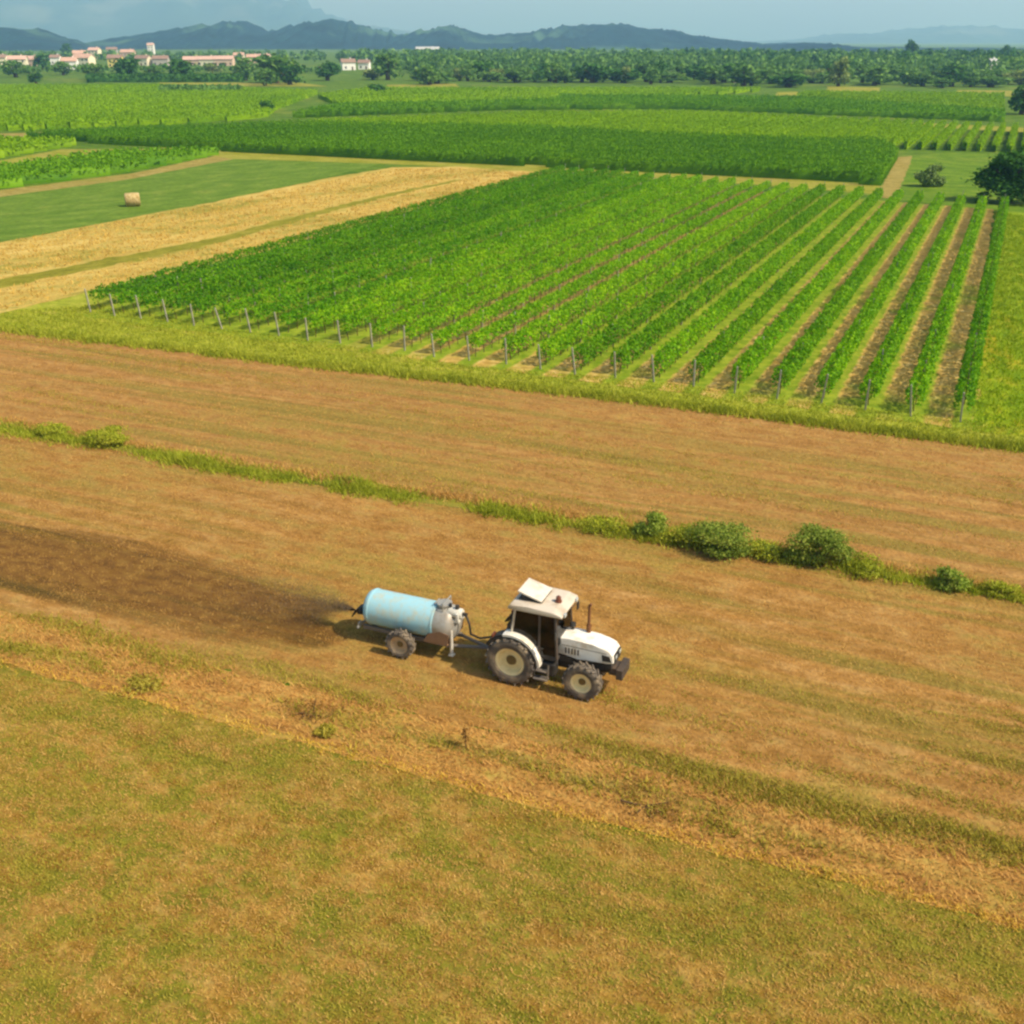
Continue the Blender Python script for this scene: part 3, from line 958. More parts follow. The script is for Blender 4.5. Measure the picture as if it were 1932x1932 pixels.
    for s in (-1, 1):                                     # fingers closed round the wheel rim
        for k in range(4):
            y = s * (.145 + .022 * k)
            skinned('finger', [(.93, y, 1.80), (.965, y, 1.815), (.985, y, 1.79), (.97, y, 1.765)], [(0, 1), (1, 2), (2, 3)], [.010, .0095, .009, .008], skin, 1, body)
        skinned('thumb', [(.93, s * .15, 1.775), (.955, s * .125, 1.765), (.975, s * .12, 1.775)], [(0, 1), (1, 2)], [.012, .010, .009], skin, 1, body)
    for s in (-1, 1):
        bm = bmesh.new()
        bm_box(bm, (1.04, s * .14, 1.10), (.28, .10, .09), bevel=.035)
        obj('boot', bm, M_seat, P, True)
build_driver()

# ------------------------------------------------------------------ slurry tanker
def build_tanker():
    T = empty('slurry_tanker', Vector((-3.31, 29.33, 0.02)), R(-22.2))
    tag(T, 'light blue slurry tanker on two wheels towed behind the white tractor', 'tanker')
    M_blue = plain_mat('blue_paint', lin('9ac6cc'), 0.55, dirt=lin('b3b9a4'), dirt_amt=0.9, dirt_scale=3.2)
    M_galv = plain_mat('galvanised', lin('a8a498'), 0.5, metal=0.3, dirt=lin('8a7860'), dirt_amt=0.7, dirt_scale=2.0)
    M_mud = plain_mat('mud_splash', lin('8a6848'), 0.85, dirt=lin('6a4c30'), dirt_amt=0.6)
    M_pale = plain_mat('pale_pump_paint', lin('d8d2c0'), 0.5, dirt=lin('b09c80'), dirt_amt=0.5)
    zc, r = 1.14, .60
    for s in (-1, 1):
        wheel(T, 0, s * .86, .50, .30, .31, s, 16, rim_mat=plain_mat('tan_rim', lin('c9ab80'), 0.6, dirt=lin('8f7450'), dirt_amt=.6), tread=True)
    bm = bmesh.new()
    pr = [(0, -1.68), (.22, -1.66), (.42, -1.61), (.54, -1.54), (r, -1.44)]
    for x in np.linspace(-1.40, 1.02, 9): pr.append((r, x))
    bm_lathe(bm, pr, (0, 0, zc), 'X', 48)
    for x in (-1.38, .97):
        bm_lathe(bm, [(r + .002, x - .025), (r + .016, x - .022), (r + .016, x + .022), (r + .002, x + .025)], (0, 0, zc), 'X', 48)
    tank = obj('tank', bm, M_blue, T, True)
    bm = bmesh.new()
    bm_lathe(bm, [(r - .002, 1.02), (r, 1.04), (r, 1.42), (.54, 1.56), (.40, 1.66), (.2, 1.72), (0, 1.74)], (0, 0, zc), 'X', 48)
    obj('tank_front', bm, M_galv, tank, True)
    bm = bmesh.new()                                        # dirty skirt plates under the front
    bm_prism(bm, [(.70, .62), (1.55, .60), (1.62, 1.02), (1.30, 1.10), (.86, .92)], -.60, -.575, .006)
    bm_prism(bm, [(.70, .62), (1.55, .60), (1.62, 1.02), (1.30, 1.10), (.86, .92)], .575, .60, .006)
    bm_box(bm, (1.12, 0, .60), (.84, 1.14, .05), bevel=.01)
    obj('mudguard', bm, M_mud, T)
    bm = bmesh.new()
    for s in (-1, 1):
        bm_box(bm, (.0, s * .36, .52), (3.3, .10, .14), bevel=.01)
        bm_path(bm, [(1.6, s * .36, .52), (2.75, 0, .50)], .055)
    for x in (-1.3, -.4, .6, 1.4):
        bm_box(bm, (x, 0, .53), (.08, .66, .10))
    bm_tube(bm, (0, -.74, .50), (0, .74, .50), .06, seg=12)
    obj('frame', bm, M_grey, T)
    bm = bmesh.new()
    bm_box(bm, (2.93, 0, .50), (.36, .09, .09), bevel=.01)
    bm_lathe(bm, [(.05, -.04), (.10, -.04), (.10, .04), (.05, .04), (.05, -.04)], (3.12, 0, .50), 'Z', 16)
    obj('hitch_eye', bm, M_black, T)
    bm = bmesh.new()
    bm_tube(bm, (1.62, -.40, .22), (1.62, -.40, 1.12), .055, seg=10)
    bm_box(bm, (1.62, -.40, .20), (.18, .18, .03))
    obj('parking_jack', bm, M_pale, T, True)
    bm = bmesh.new()                                        # pump on its platform
    bm_lathe(bm, [(0, -.24), (.15, -.24), (.17, -.20), (.17, .20), (.15, .24), (0, .24)], (1.66, -.10, 1.62), 'X', 20)
    bm_box(bm, (1.60, -.05, 1.40), (.50, .50, .10), bevel=.02)
    bm_box(bm, (1.78, -.10, 1.54), (.12, .42, .30), bevel=.03)
    pm = obj('pump', bm, M_pale, T, True)
    bm = bmesh.new()
    bm_tube(bm, (1.48, -.10, 1.80), (1.48, -.10, 1.92), .05, seg=10)
    obj('pump_valve', bm, M_black, pm, True)
    bm = bmesh.new()
    bm_tube(bm, (1.72, -.10, 1.78), (1.72, -.10, 1.90), .07, seg=10)
    obj('pump_intake', bm, M_black, pm, True)
    bm = bmesh.new()
    bm_tube(bm, (1.90, -.10, 1.62), (2.06, -.10, 1.62), .06, seg=10)
    obj('pump_outlet', bm, M_black, pm, True)
    bm = bmesh.new()
    bm_path(bm, [(2.02, -.10, 1.60), (2.16, -.16, 1.35), (2.22, -.2, 1.0), (2.5, -.1, .85), (2.9, 0, .95)], .035)
    obj('hose', bm, M_black, T, True)
    bm = bmesh.new()
    bm_lathe(bm, [(.22, 0), (.22, .10), (.25, .10), (.25, .14), (0, .16)], (1.22, 0, zc + r - .03), 'Z', 24)
    bm_path(bm, [(.95, -.18, zc + r + .10), (.95, .18, zc + r + .10)], .02)
    obj('manhole_lid', bm, M_galv, T, True)
    bm = bmesh.new()
    bm_path(bm, [(1.30, .30, zc + r - .05), (1.30, .30, zc + r + .22), (1.30, -.30, zc + r + .22), (1.30, -.30, zc + r - .05)], .02)
    obj('guard_rail', bm, M_galv, T, True)
    bm = bmesh.new()                                        # rear valve and splash plate
    bm_tube(bm, (-1.74, 0, .84), (-2.04, 0, .80), .10, seg=14)
    bm_box(bm, (-1.90, 0, .92), (.14, .36, .22), bevel=.02)
    bm_box(bm, (-2.12, 0, .80), (.03, .44, .30), Matrix.Rotation(R(28), 3, 'Y'), .005)
    obj('spreader_nozzle', bm, M_black, T, True)
    bm = bmesh.new()
    for s in (-1, 1):
        bm_box(bm, (-1.72, s * .48, .66), (.05, .20, .14), bevel=.01)
    bm_box(bm, (-1.72, 0, .60), (.05, 1.3, .07))
    obj('tail_bar', bm, M_galv, T)
    return T
tanker = build_tanker()

def spray():
    """slurry thrown back off the splash plate in a low fan"""
    rng = np.random.default_rng(3)
    n = 30000
    th = rng.normal(-.04, .27, n)
    el = rng.normal(0.16, 0.09, n)
    v = rng.uniform(3.5, 12.0, n)
    t = rng.uniform(0, 1, n)
    x = -2.15 - v * np.cos(th) * np.cos(el) * t * .75
    y = v * np.sin(th) * np.cos(el) * t * .75
    z = .80 + v * np.sin(el) * t * .75 - 4.9 * (t * .75) ** 2
    k = z > 0.1
    C = np.stack([x, y, z], 1)[k]
    S = rng.uniform(.010, .036, len(C))
    V, F = leaf_quads(C, S, rng)
    me = np_mesh('slurry_spray', V, F)
    o = link('slurry_spray', me, plain_mat('slurry_drops', lin('5a482c'), 0.6))
    o.location = tanker.location; o.rotation_euler = tanker.rotation_euler
    tag(o, 'brown slurry sprayed out behind the blue tanker', kind='stuff')
spray()

# ------------------------------------------------------------------ vineyard rows
M_post = plain_mat('concrete_post', lin('a29c8a'), 0.9, spec=0.1)
ORD = ['first', 'second', 'third', 'fourth', 'fifth', 'sixth', 'seventh', 'eighth', 'ninth', 'tenth', 'eleventh', 'twelfth', 'thirteenth', 'fourteenth', 'fifteenth', 'sixteenth',
       'seventeenth', 'eighteenth', 'nineteenth', 'twentieth', 'twenty-first', 'twenty-second', 'twenty-third', 'twenty-fourth', 'twenty-fifth', 'twenty-sixth', 'twenty-seventh']
def post_mesh():
    bm = bmesh.new()
    bm_box(bm, (0, 0, .95), (.075, .075, 1.9), bevel=.012, taper=(.85, .85))
    me = bpy.data.meshes.new('post'); bm.to_mesh(me); bm.free()
    me.materials.append(M_post)
    return me
POST = post_mesh()

def vine_leaves(L, rng, per_m, size, h, w, z0=.45, lump=1.0):
    n = int(L * per_m)
    y = rng.uniform(0, L, n)
    ph = rng.uniform(0, 10)
    top = h * (1 + lump * (.07 * np.sin(y * 1.9 + ph) + .05 * np.sin(y * 5.1 + ph * 2))) + rng.normal(0, .05, n)
    q = rng.beta(1.6, 1.1, n)
    z = z0 + (top - z0) * q
    prof = w * (.55 + .45 * np.sin(np.clip(q * 1.25, 0, 1) * math.pi * .9)) * (1 + .25 * lump * np.sin(y * 2.6 + ph))
    x = rng.choice([-1, 1], n) * prof * np.sqrt(rng.uniform(0, 1, n))
    C = np.stack([x, y, z], 1)
    nr = np.stack([np.sign(x) * .9, np.zeros(n), np.full(n, .3)], 1)
    S = rng.uniform(.75, 1.25, n) * size
    return leaf_quads(C, S, rng, .3, nr)

def line_x(p, d, a, b):
    """distance along p + d t where it meets the line a-b"""
    e = b - a
    den = d.x * e.y - d.y * e.x
    return ((a.x - p.x) * e.y - (a.y - p.y) * e.x) / den

rng = np.random.default_rng(11)
FD = (P1 - P0).normalized()
NR = int((P1 - P0).length / (2.4 / abs(FD.dot(RN)))) + 1
for i in range(NR):
    p = P0 + FD * ((i - .28) * 2.4 / FD.dot(RN)) + RB * rng.normal(0, .15)
    L = line_x(p, RB, B0, B1)
    root = empty('vine_row', p, -PHI)
    ri = NR - 1 - i
    dark = i < 8
    tag(root, '%s vine row counted leftwards from the yellow-green grass strip' % ORD[ri], 'vine row', 'rows of the vineyard behind the stubble fields')
    h = 1.58 + rng.normal(0, .06) - (.22 if i in (7, 13) else 0)
    w = .38 if i < 14 else .50
    V, F = vine_leaves(L, rng, 165 if i < 14 else 205, .19, h, w, .64 if i < 14 else .42, .6)
    me = np_mesh('foliage', V, F)
    link('foliage', me, L_vine_d if dark else L_vine, root)
    # posts: the leaning end post, then one every 7 m or so
    for k, yy in enumerate([-.35] + list(np.arange(6.5, L - 3, 7.0)) + [L + .3]):
        po = link('end_post' if k == 0 or yy > L else 'post', POST, None, root)
        po.location = (rng.normal(0, .03), yy, 0)
        sc_ = .92 if k == 0 or yy > L else .80
        po.scale = (1.25 if k == 0 else 1, 1.25 if k == 0 else 1, sc_ * (1.0 + rng.normal(0, .06)))
        po.rotation_euler = (R(9) + rng.normal(0, .06) if k == 0 else rng.normal(0, .02), rng.normal(0, .05), 0)
    bm = bmesh.new()
    for yy in np.arange(.6, L, 1.15):
        bm_tube(bm, (rng.normal(0, .03), yy, 0), (rng.normal(0, .05), yy + rng.normal(0, .08), .75), .03, .022, 5, False)
    tr = obj('vine_stems', bm, M_bark, root)
    tr['kind'] = 'stuff'

# far vineyards: rows nobody can count
def far_block(name, px, ang, spacing, h, w, per_m, size, mat, seed, label, gap=0.0):
    rng = np.random.default_rng(seed)
    W = [at(*p) for p in px]
    d = Vector((math.cos(ang), math.sin(ang), 0)); n = Vector((-d.y, d.x, 0))
    ss = [q.dot(n) for q in W]
    VV, FF, base = [], [], 0
    Q, QF = [], []
    s = min(ss) + .3
    while s < max(ss):
        ts = []
        for a, b in zip(W, W[1:] + W[:1]):
            sa, sb = a.dot(n) - s, b.dot(n) - s
            if (sa > 0) != (sb > 0):
                ts.append(a.lerp(b, sa / (sa - sb)).dot(d))
        ts.sort()
        for t0, t1 in zip(ts[::2], ts[1::2]):
            L = t1 - t0
            if L < 2: continue
            V, F = vine_leaves(L, rng, per_m, size, h, w)
            X = np.outer(V[:, 0], n) + np.outer(V[:, 1] + t0, d) + np.array(n) * s
            X[:, 2] = V[:, 2]
            VV.append(X); FF.append(F + base); base += len(X)
            k = max(2, int(L / 3))
            b0 = len(Q)
            for j in range(k + 1):                        # hedge core, one ragged strip
                yy = t0 + L * j / k
                hh = h * rng.uniform(.60, .84)
                o_ = rng.normal(0, .06)
                for xx, zz in ((-w * .4, 0), (-w * .4, hh), (w * .4, hh), (w * .4, 0)):
                    c = n * (s + xx + o_) + d * yy
                    Q.append((c.x, c.y, zz))
                if j < k:
                    for e in range(3):
                        bq = b0 + 4 * j + e
                        QF.append((bq, bq + 1, bq + 5, bq + 4))
        s += spacing
    V = np.concatenate(VV + [np.array(Q)]); F = np.concatenate(FF + [np.array(QF) + base])
    me = np_mesh(name, V, F)
    o = link(name, me, mat)
    tag(o, label, kind='stuff')
    return o

ANG_A = R(-23.5)
ANG_B = math.pi / 2 - PHI
far_block('far_vineyard', [(40, 263), (700, 303), (1000, 314), (1400, 335), (1662, 351), (1694, 300), (1668, 279), (1288, 268), (1000, 250), (560, 242), (300, 252)], ANG_A, 2.6, 2.0, .55, 44, .30, L_far_d, 21, 'dark green vineyard block behind the wheat field')
far_block('far_vineyard', [(1668, 281), (1940, 289), (2500, 306), (2500, 272), (1932, 249), (1288, 220), (1000, 222), (580, 239), (600, 242), (1000, 250), (1288, 268)], ANG_B, 2.5, 1.9, .6, 34, .34, L_far, 22, 'bright green vineyard block behind the dark one')
far_block('far_vineyard', [(-600, 255), (50, 247), (330, 236), (500, 224), (520, 208), (600, 178), (300, 166), (-600, 168)], ANG_B + R(3), 3.0, 1.8, .8, 15, .5, L_far, 23, 'wide bright green vineyard at the far left')
far_block('far_vineyard', [(545, 224), (960, 208), (1288, 207), (1895, 231), (1893, 217), (1500, 191), (1060, 187), (1040, 196), (640, 205)], ANG_A + R(8), 3.0, 2.0, .7, 18, .45, L_far_d, 24, 'thin dark green vineyard strip across the plain')
far_block('far_vineyard', [(640, 203), (1030, 195), (1050, 186), (1300, 184), (1450, 172), (700, 172), (600, 185)], ANG_B, 3.2, 1.8, .9, 12, .55, L_far, 25, 'pale green vineyard before the tree belt')
far_block('far_vineyard', [(1500, 189), (1893, 214), (1893, 184), (1700, 182), (1520, 180)], ANG_A, 3.2, 1.9, .8, 15, .5, L_far, 26, 'green vineyard on the right before the woods')
far_block('far_vineyard', [(-900, 470), (0, 357), (200, 332), (330, 309), (418, 291), (200, 299), (0, 328), (-900, 445)], R(40), 2.5, 1.7, .5, 20, .45, L_far_d, 27, 'dark green vine strip beside the hay meadow')
far_block('far_vineyard', [(-600, 340), (0, 299), (110, 281), (150, 274), (0, 270), (-600, 290)], R(40), 2.6, 1.6, .5, 14, .55, L_far, 28, 'small light green vine plot at the left edge')
far_block('far_hedge', [(303, 178), (455, 178), (458, 172), (303, 172)], 0.0, 4, 2.4, 1.5, 9, 1.1, L_tree, 29, 'dark hedge across the far left vineyard')
far_block('far_hedge', [(165, 156), (460, 155), (460, 151), (165, 152)], 0.0, 5, 3.2, 1.6, 8, 1.3, L_tree_d, 30, 'dark hedge in front of the village')

# ------------------------------------------------------------------ grass, stubble and weeds
rng = np.random.default_rng(5)
near_poly = L1[2:9] + [(2020, 2000), (-80, 2000)]
P = scatter_px(rng, 26000, [(-60, 1255), (350, 1347), (640, 1424), (1000, 1524), (1300, 1596), (1600, 1668), (2000, 1775), (2020, 1990), (-80, 1990)])
f = np.array([noise.fractal(Vector((p.dot(AX) * .7, p.dot(AN) * 1.5, 7.7)), 1.0, 2.0, 5) for p in (Vector((q[0], q[1], 0)) for q in P)]) + rng.normal(0, .34, len(P))
blades('short_grass', P[f > .08], rng, 6, .03, .08, .015, 1.3, L_mown, .02, .10, 'olive tufts in the mown foreground field')
blades('dry_grass', P[f <= .08], rng, 4, .03, .07, .013, 1.5, L_dry, .02, .10, 'dry yellow tufts in the mown foreground field')
bank = [(-60, 1140)] + L2[3:9] + [(2000, 1622), (2000, 1768)] + off(L1, -4)[3:9][::-1] + [(-60, 1238)]
P = scatter_px(rng, 7000, bank)
f = np.array([noise.fractal(Vector((p.dot(AX) * .16, p.dot(AN) * 1.2, 1.7)), 1.0, 2.0, 4) for p in (Vector((q[0], q[1], 0)) for q in P)]) + rng.normal(0, .2, len(P))
blades('bank_weeds', P[f > .40], rng, 5, .08, .22, .022, .9, L_strip, .02, .12, 'green weeds on the strip below the tractor')
blades('bank_dry_grass', P[f <= .40], rng, 3, .05, .16, .016, 1.3, L_dryred, .02, .12, 'tall dry reddish grass on the strip below the tractor')
def along_px(line, n, rng, jit):
    xs = rng.uniform(-60, 2000, n)
    ys = np.interp(xs, [p[0] for p in line], [p[1] for p in line]) + rng.normal(0, jit, n)
    return np.array([at(x, y)[:2] for x, y in zip(xs, ys)])
# straw on the bank's near edge, sunlit slope painted as bright yellow; green ridge beyond
blades('lit_straw_edge', along_px(off(L1, -3), 900, rng, 5), rng, 5, .04, .11, .018, 1.3, leaf_mat('sunlit_tint_straw', g_('b8942e', 1.15), g_('c8a640', 1.2), g_('dcbc58', 1.2), .3, .5), .02, .12, 'grass edge of the foreground field, straw tone brightened as a sunlit slope')
P = along_px(off(L2, 3), 5200, rng, 13)
f = np.array([noise.noise(Vector((p.dot(AX) * .25, p.dot(AN) * 1.4, 2.2))) for p in (Vector((q[0], q[1], 0)) for q in P)]) + rng.normal(0, .18, len(P))
blades('strip_grass', P[f > .13], rng, 5, .05, .16, .02, .9, L_strip, .02, .12, 'green grass line below the tractor')
# stubble
P = scatter_px(rng, 17000, off(L3, 8)[2:12] + [(2000, 1150), (2000, 1612)] + off(L2, -6)[2:9][::-1])
blades('stubble_straw', P, rng, 5, .03, .09, .012, 1.2, L_dry, .02, .14, 'short straw stubble round the tractor')
P = scatter_px(rng, 26000, [(900, 1255), (1250, 1250), (2000, 1330), (2000, 1612)] + off(L2, -4)[2:9][::-1] + [(-60, 1130), (300, 1210), (640, 1270)])
f = np.array([noise.fractal(Vector((p.dot(AX) * .05, p.dot(AN) * 1.1, 5.1)), 1.0, 2.0, 3) for p in (Vector((q[0], q[1], 0)) for q in P)]) + rng.normal(0, .16, len(P))
blades('field_weeds', P[f > .34], rng, 4, .04, .12, .016, 1.1, L_strip, .02, .12, 'thin green streaks of weeds in the stubble by the tractor')
P = scatter_px(rng, 22000, off(L4, 6)[2:9] + [(2000, 870), (2000, 1130)] + off(L3, -10)[2:12][::-1])
f = np.array([noise.fractal(Vector((p.dot(AX) * .035, p.dot(AN) * .7, 8.1)), 1.0, 2.0, 3) for p in (Vector((q[0], q[1], 0)) for q in P)]) + rng.normal(0, .16, len(P))
blades('field_weeds', P[f > .38], rng, 4, .04, .12, .02, 1.1, L_strip, .02, .14, 'thin green streaks of weeds in the stubble beyond the ditch')
P = scatter_px(rng, 12000, off(L4, 6)[2:9] + [(2000, 870), (2000, 1130)] + off(L3, -10)[2:12][::-1])
blades('upper_stubble_straw', P, rng, 4, .04, .10, .016, 1.2, L_dryred, .02, .12, 'short straw stubble beyond the ditch')
# ditch grass
P = along_px(off(L3, 2), 6500, rng, 6)
P = P[np.array([noise.noise(Vector((q[0] * .28, q[1] * .28, 4.4))) for q in P]) + rng.normal(0, .15, len(P)) > -.12]
f = np.array([.55 + .9 * max(0, noise.noise(Vector((p[0] * .35, p[1] * .35, 9.1))) + .25) for p in P])
blades('ditch_weeds', P, rng, 8, .14, .46, .028, .6, L_green, .02, .16, 'rough green grass along the shallow ditch', f)
P = along_px(off(L3, -8), 1500, rng, 4)
blades('ditch_dry_grass', P, rng, 6, .15, .3, .025, .7, L_dry, .02, .15, 'pale dry grass along the shallow ditch')
# verge
P = along_px(off(L4, -2), 3200, rng, 3)
blades('verge_weeds', P, rng, 8, .15, .38, .04, .6, L_green, .02, .2, 'rough grass edge below the vineyard')
P = scatter_px(rng, 9000, [(0, 590), (190, 575), (400, 615), (880, 690), (1263, 725), (1850, 800), (2000, 815), (2000, 852), (1500, 790), (900, 718), (0, 618)])
blades('headland_grass', P, rng, 4, .06, .18, .035, .8, L_green, .02, .2, 'mown grass headland in front of the vine rows')
P = scatter_px(rng, 5000, [(1826, 803), (1884, 402), (2000, 415), (2000, 820)])
blades('side_strip_grass', P, rng, 5, .1, .28, .04, .7, leaf_mat('yellow_green_grass', g_('668408', 1.0), g_('809a0c', 1.1), g_('9ea41a', 1.15), .3, .5), .02, .2, 'yellow-green tall grass strip beside the last vine row')
P = scatter_px(rng, 5000, [(-60, 470), (390, 388), (740, 320), (870, 318), (1020, 328), (480, 478), (180, 545), (-60, 600)])
trk = np.array([at(*p)[:2] for p in [(-200, 560), (0, 526), (400, 448), (700, 372), (870, 336), (870, 341), (700, 382), (400, 464), (0, 547), (-200, 584)]])
P = P[~inside(P, trk)]
blades('wheat_straw', P, rng, 4, .1, .3, .06, .8, leaf_mat('golden_straw', g_('b08c34', .9), g_('c8a44a', .95), g_('dcbc66', 1.0), .2, .3), .02, .3, 'golden straw stubble of the wheat field')

# ------------------------------------------------------------------ bushes and trees
def plant_mesh(name, rng, w, d, h, n, leaf, base=0.0, clumps=14, flat=.75, shell=.55):
    """uneven crown built from leaf clumps"""
    cc = []
    for _ in range(clumps):
        a = rng.uniform(0, 2 * math.pi); rr = math.sqrt(rng.uniform(0, 1)) * .72
        zz = rng.uniform(.18, .82)
        wz = math.sin(math.pi * min(1, zz * .9 + .12)) ** .6
        cc.append((math.cos(a) * rr * w * .5 * wz, math.sin(a) * rr * d * .5 * wz, base + zz * (h - base), rng.uniform(.55, 1.0)))
    cc = np.array(cc)
    k = rng.integers(0, clumps, n)
    dirs = rng.normal(0, 1, (n, 3)); dirs /= np.linalg.norm(dirs, axis=1)[:, None]
    rad = (shell + (1 - shell) * rng.uniform(0, 1, n)) * rng.normal(1, .12, n)
    sz = cc[k, 3][:, None] * np.array([w * .27, d * .27, (h - base) * .24 * flat / .75])
    out_ = rng.uniform(0, 1, n) < (.14 if h < 2 and w > 1.01 else .05)
    rad = np.where(out_, rad * rng.uniform(1.1, 1.7, n), rad)
    C = cc[k, :3] + dirs * rad[:, None] * sz
    keep = C[:, 2] > max(.04, base * .7)
    C, dirs = C[keep], dirs[keep]
    V, F = leaf_quads(C, rng.uniform(.7, 1.3, len(C)) * leaf, rng, .2, dirs * .9)
    return np_mesh(name, V, F)

def bush(name, px, py, w, h, mat, label, cat='bush', n=1500, leaf=.13, seed=0, rz=0.0, group=None, d=None):
    rng = np.random.default_rng(100 + seed)
    r = empty(name, at(px, py), rz)
    tag(r, label, cat, group)
    link('foliage', plant_mesh('foliage', rng, w, d or w * .8, h, n, leaf, clumps=16), mat, r)
    bm = bmesh.new()
    for k in range(6):
        a = rng.uniform(0, 6.28)
        bm_tube(bm, (math.cos(a) * .05, math.sin(a) * .05, 0), (math.cos(a) * w * .25, math.sin(a) * w * .2, h * .6), .025, .012, 5)
    obj('stem', bm, M_bark, r)
    return r

bush('bush', 1540, 1064, 2.6, 1.6, L_bush, 'roundest green bush on the ditch, nearest the right edge of the pair', n=8000, leaf=.09, seed=1)
bush('bush', 1362, 1040, 3.4, 1.15, L_bush, 'wide low olive green bush on the ditch left of the round bush', n=8000, leaf=.09, seed=2, rz=HD)
bush('bush', 1232, 1014, 1.5, 1.2, L_bush_b, 'slender pale green bush at the left end of the ditch bushes', n=2800, leaf=.10, seed=3)
bush('bush', 1795, 1108, 1.5, .85, L_bush_b, 'small bright green bush alone on the ditch towards the right edge', n=1500, leaf=.11, seed=4)
bush('bush', 1452, 1052, 1.1, .55, L_bush, 'tiny dark bush between the two big ditch bushes', n=700, leaf=.1, seed=5)
bush('weed_clump', 1300, 1026, 2.6, .75, L_green, 'yellow-green weeds joining the slender bush to the low olive bush', 'weeds', 2200, .08, 21, HD)
bush('weed_clump', 1445, 1048, 2.2, .65, L_green, 'yellow-green weeds left of the round bush on the ditch', 'weeds', 1800, .08, 22, HD)
bush('weed_clump', 1620, 1076, 2.4, .55, L_green, 'yellow-green weeds right of the round bush on the ditch', 'weeds', 1700, .08, 23, HD)
bush('weed_clump', 1140, 996, 2.6, .6, L_green, 'yellow-green weeds left of the slender ditch bush', 'weeds', 1700, .08, 24, HD)
bush('weed_clump', 205, 838, 3.0, .8, L_green, 'yellow-green weed clump standing tallest on the left ditch', 'weeds', 4200, .09, 6, HD)
bush('weed_clump', 100, 820, 2.2, .55, L_green, 'low weed clump on the ditch by the left edge of the field', 'weeds', 2400, .09, 7, HD)
bush('weed_clump', 1890, 1124, 1.6, .5, L_green, 'low weed clump on the ditch right of the small bright bush', 'weeds', 1500, .08, 8, HD)
bush('weed_clump', 590, 1345, 2.4, .3, L_brown, 'brown dead weed clump on the strip left below the tanker', 'weeds', 420, .06, 9, HD)
bush('weed_clump', 1215, 1520, 2.6, .25, L_brown, 'grey brown weed clump on the strip below the tractor', 'weeds', 420, .06, 10, HD)
bush('weed_clump', 610, 1385, .9, .25, L_strip, 'small green weed clump under the brown dead weeds', 'weeds', 500, .08, 11, HD)
bush('weed_clump', 270, 1298, 1.7, .2, L_strip, 'bright yellow-green weed patch on the strip at the left', 'weeds', 700, .09, 12, HD)
bush('weed_clump', 655, 915, 1.4, .35, L_brown, 'dark brown weed clump on the ditch behind the tanker', 'weeds', 500, .12, 13, HD)
def stalk():
    r = empty('weed_stalk', at(878, 1412))
    tag(r, 'single dark upright weed stalk on the strip below the tanker', 'weed')
    bm = bmesh.new()
    bm_path(bm, [(0, 0, 0), (.02, .01, .35), (-.01, 0, .66)], .015, 6)
    obj('stem', bm, M_bark, r)
    rng = np.random.default_rng(8)
    C = np.stack([rng.normal(0, .05, 120), rng.normal(0, .05, 120), rng.uniform(.25, .72, 120)], 1)
    V, F = leaf_quads(C, rng.uniform(.04, .09, 120), rng)
    link('seed_head', np_mesh('seed_head', V, F), L_brown, r)
stalk()
bush('bush', 1752, 352, 4.6, 3.0, L_bush_g, 'greyish bush beside the dirt path behind the vineyard', n=2200, leaf=.34, seed=14)
bush('bush', 714, 178, 9, 3.6, L_tree_d, 'low dark bush at the edge of the pale far field', n=500, leaf=1.0, seed=15)

def tree_parts(rng, w, h, n, leaf, base, clumps=22, flat=.75):
    fol = plant_mesh('crown', rng, w, w * .92, h, n, leaf, base, clumps, flat, .45)
    bm = bmesh.new()
    tr = w * .035 + .05
    bm_tube(bm, (0, 0, -.1), (0, 0, h * .45), tr, tr * .6, 8)
    for k in range(5):
        a = k * 1.26 + rng.uniform(-.3, .3)
        z0 = h * rng.uniform(.22, .42)
        bm_tube(bm, (0, 0, z0), (math.cos(a) * w * .28, math.sin(a) * w * .28, z0 + h * .3), tr * .45, tr * .15, 6)
    me = bpy.data.meshes.new('trunk'); bm.to_mesh(me); bm.free()
    me.materials.append(M_bark)
    return fol, me

TREES = {}
def tree(px, py, w, h, kind, label, variant=0, group=None, near=False, base=.06, n=None, leaf=None, rz=None):
    mat = {'mid': L_tree, 'dark': L_tree_d, 'pale': L_tree_y}[kind]
    key = (kind, variant, near)
    if key not in TREES:
        rng = np.random.default_rng(300 + variant + 17 * len(kind))
        nn, ll = (5200, .05) if near else (700, .12)
        f, t = tree_parts(rng, 1.0, 1.0, n or nn, leaf or ll, base)
        f.materials.append(mat)
        TREES[key] = (f, t)
    f, t = TREES[key]
    r = empty('tree', at(px, py), rz if rz is not None else random.uniform(0, 6.28))
    r.scale = (w, w, h)
    tag(r, label, 'tree', group)
    c = link('crown', f, None, r)
    link('trunk', t, None, r)
    return r

tree(1899, 382, 8.8, 6.2, 'dark', 'big dark round tree at the right edge behind the vineyard', 9, near=True, base=.04, n=7000, leaf=.055)
tree(1850, 384, 2.2, 1.6, 'dark', 'small dark shrub at the foot of the big dark tree', 8)
tree(503, 213, 5.0, 3.4, 'dark', 'lone small dark tree standing in the far green vineyard', 1, base=.05)
tree(1927, 216, 9.5, 9.5, 'dark', 'dark tree at the right edge beside the far pale strip', 2, base=.08)
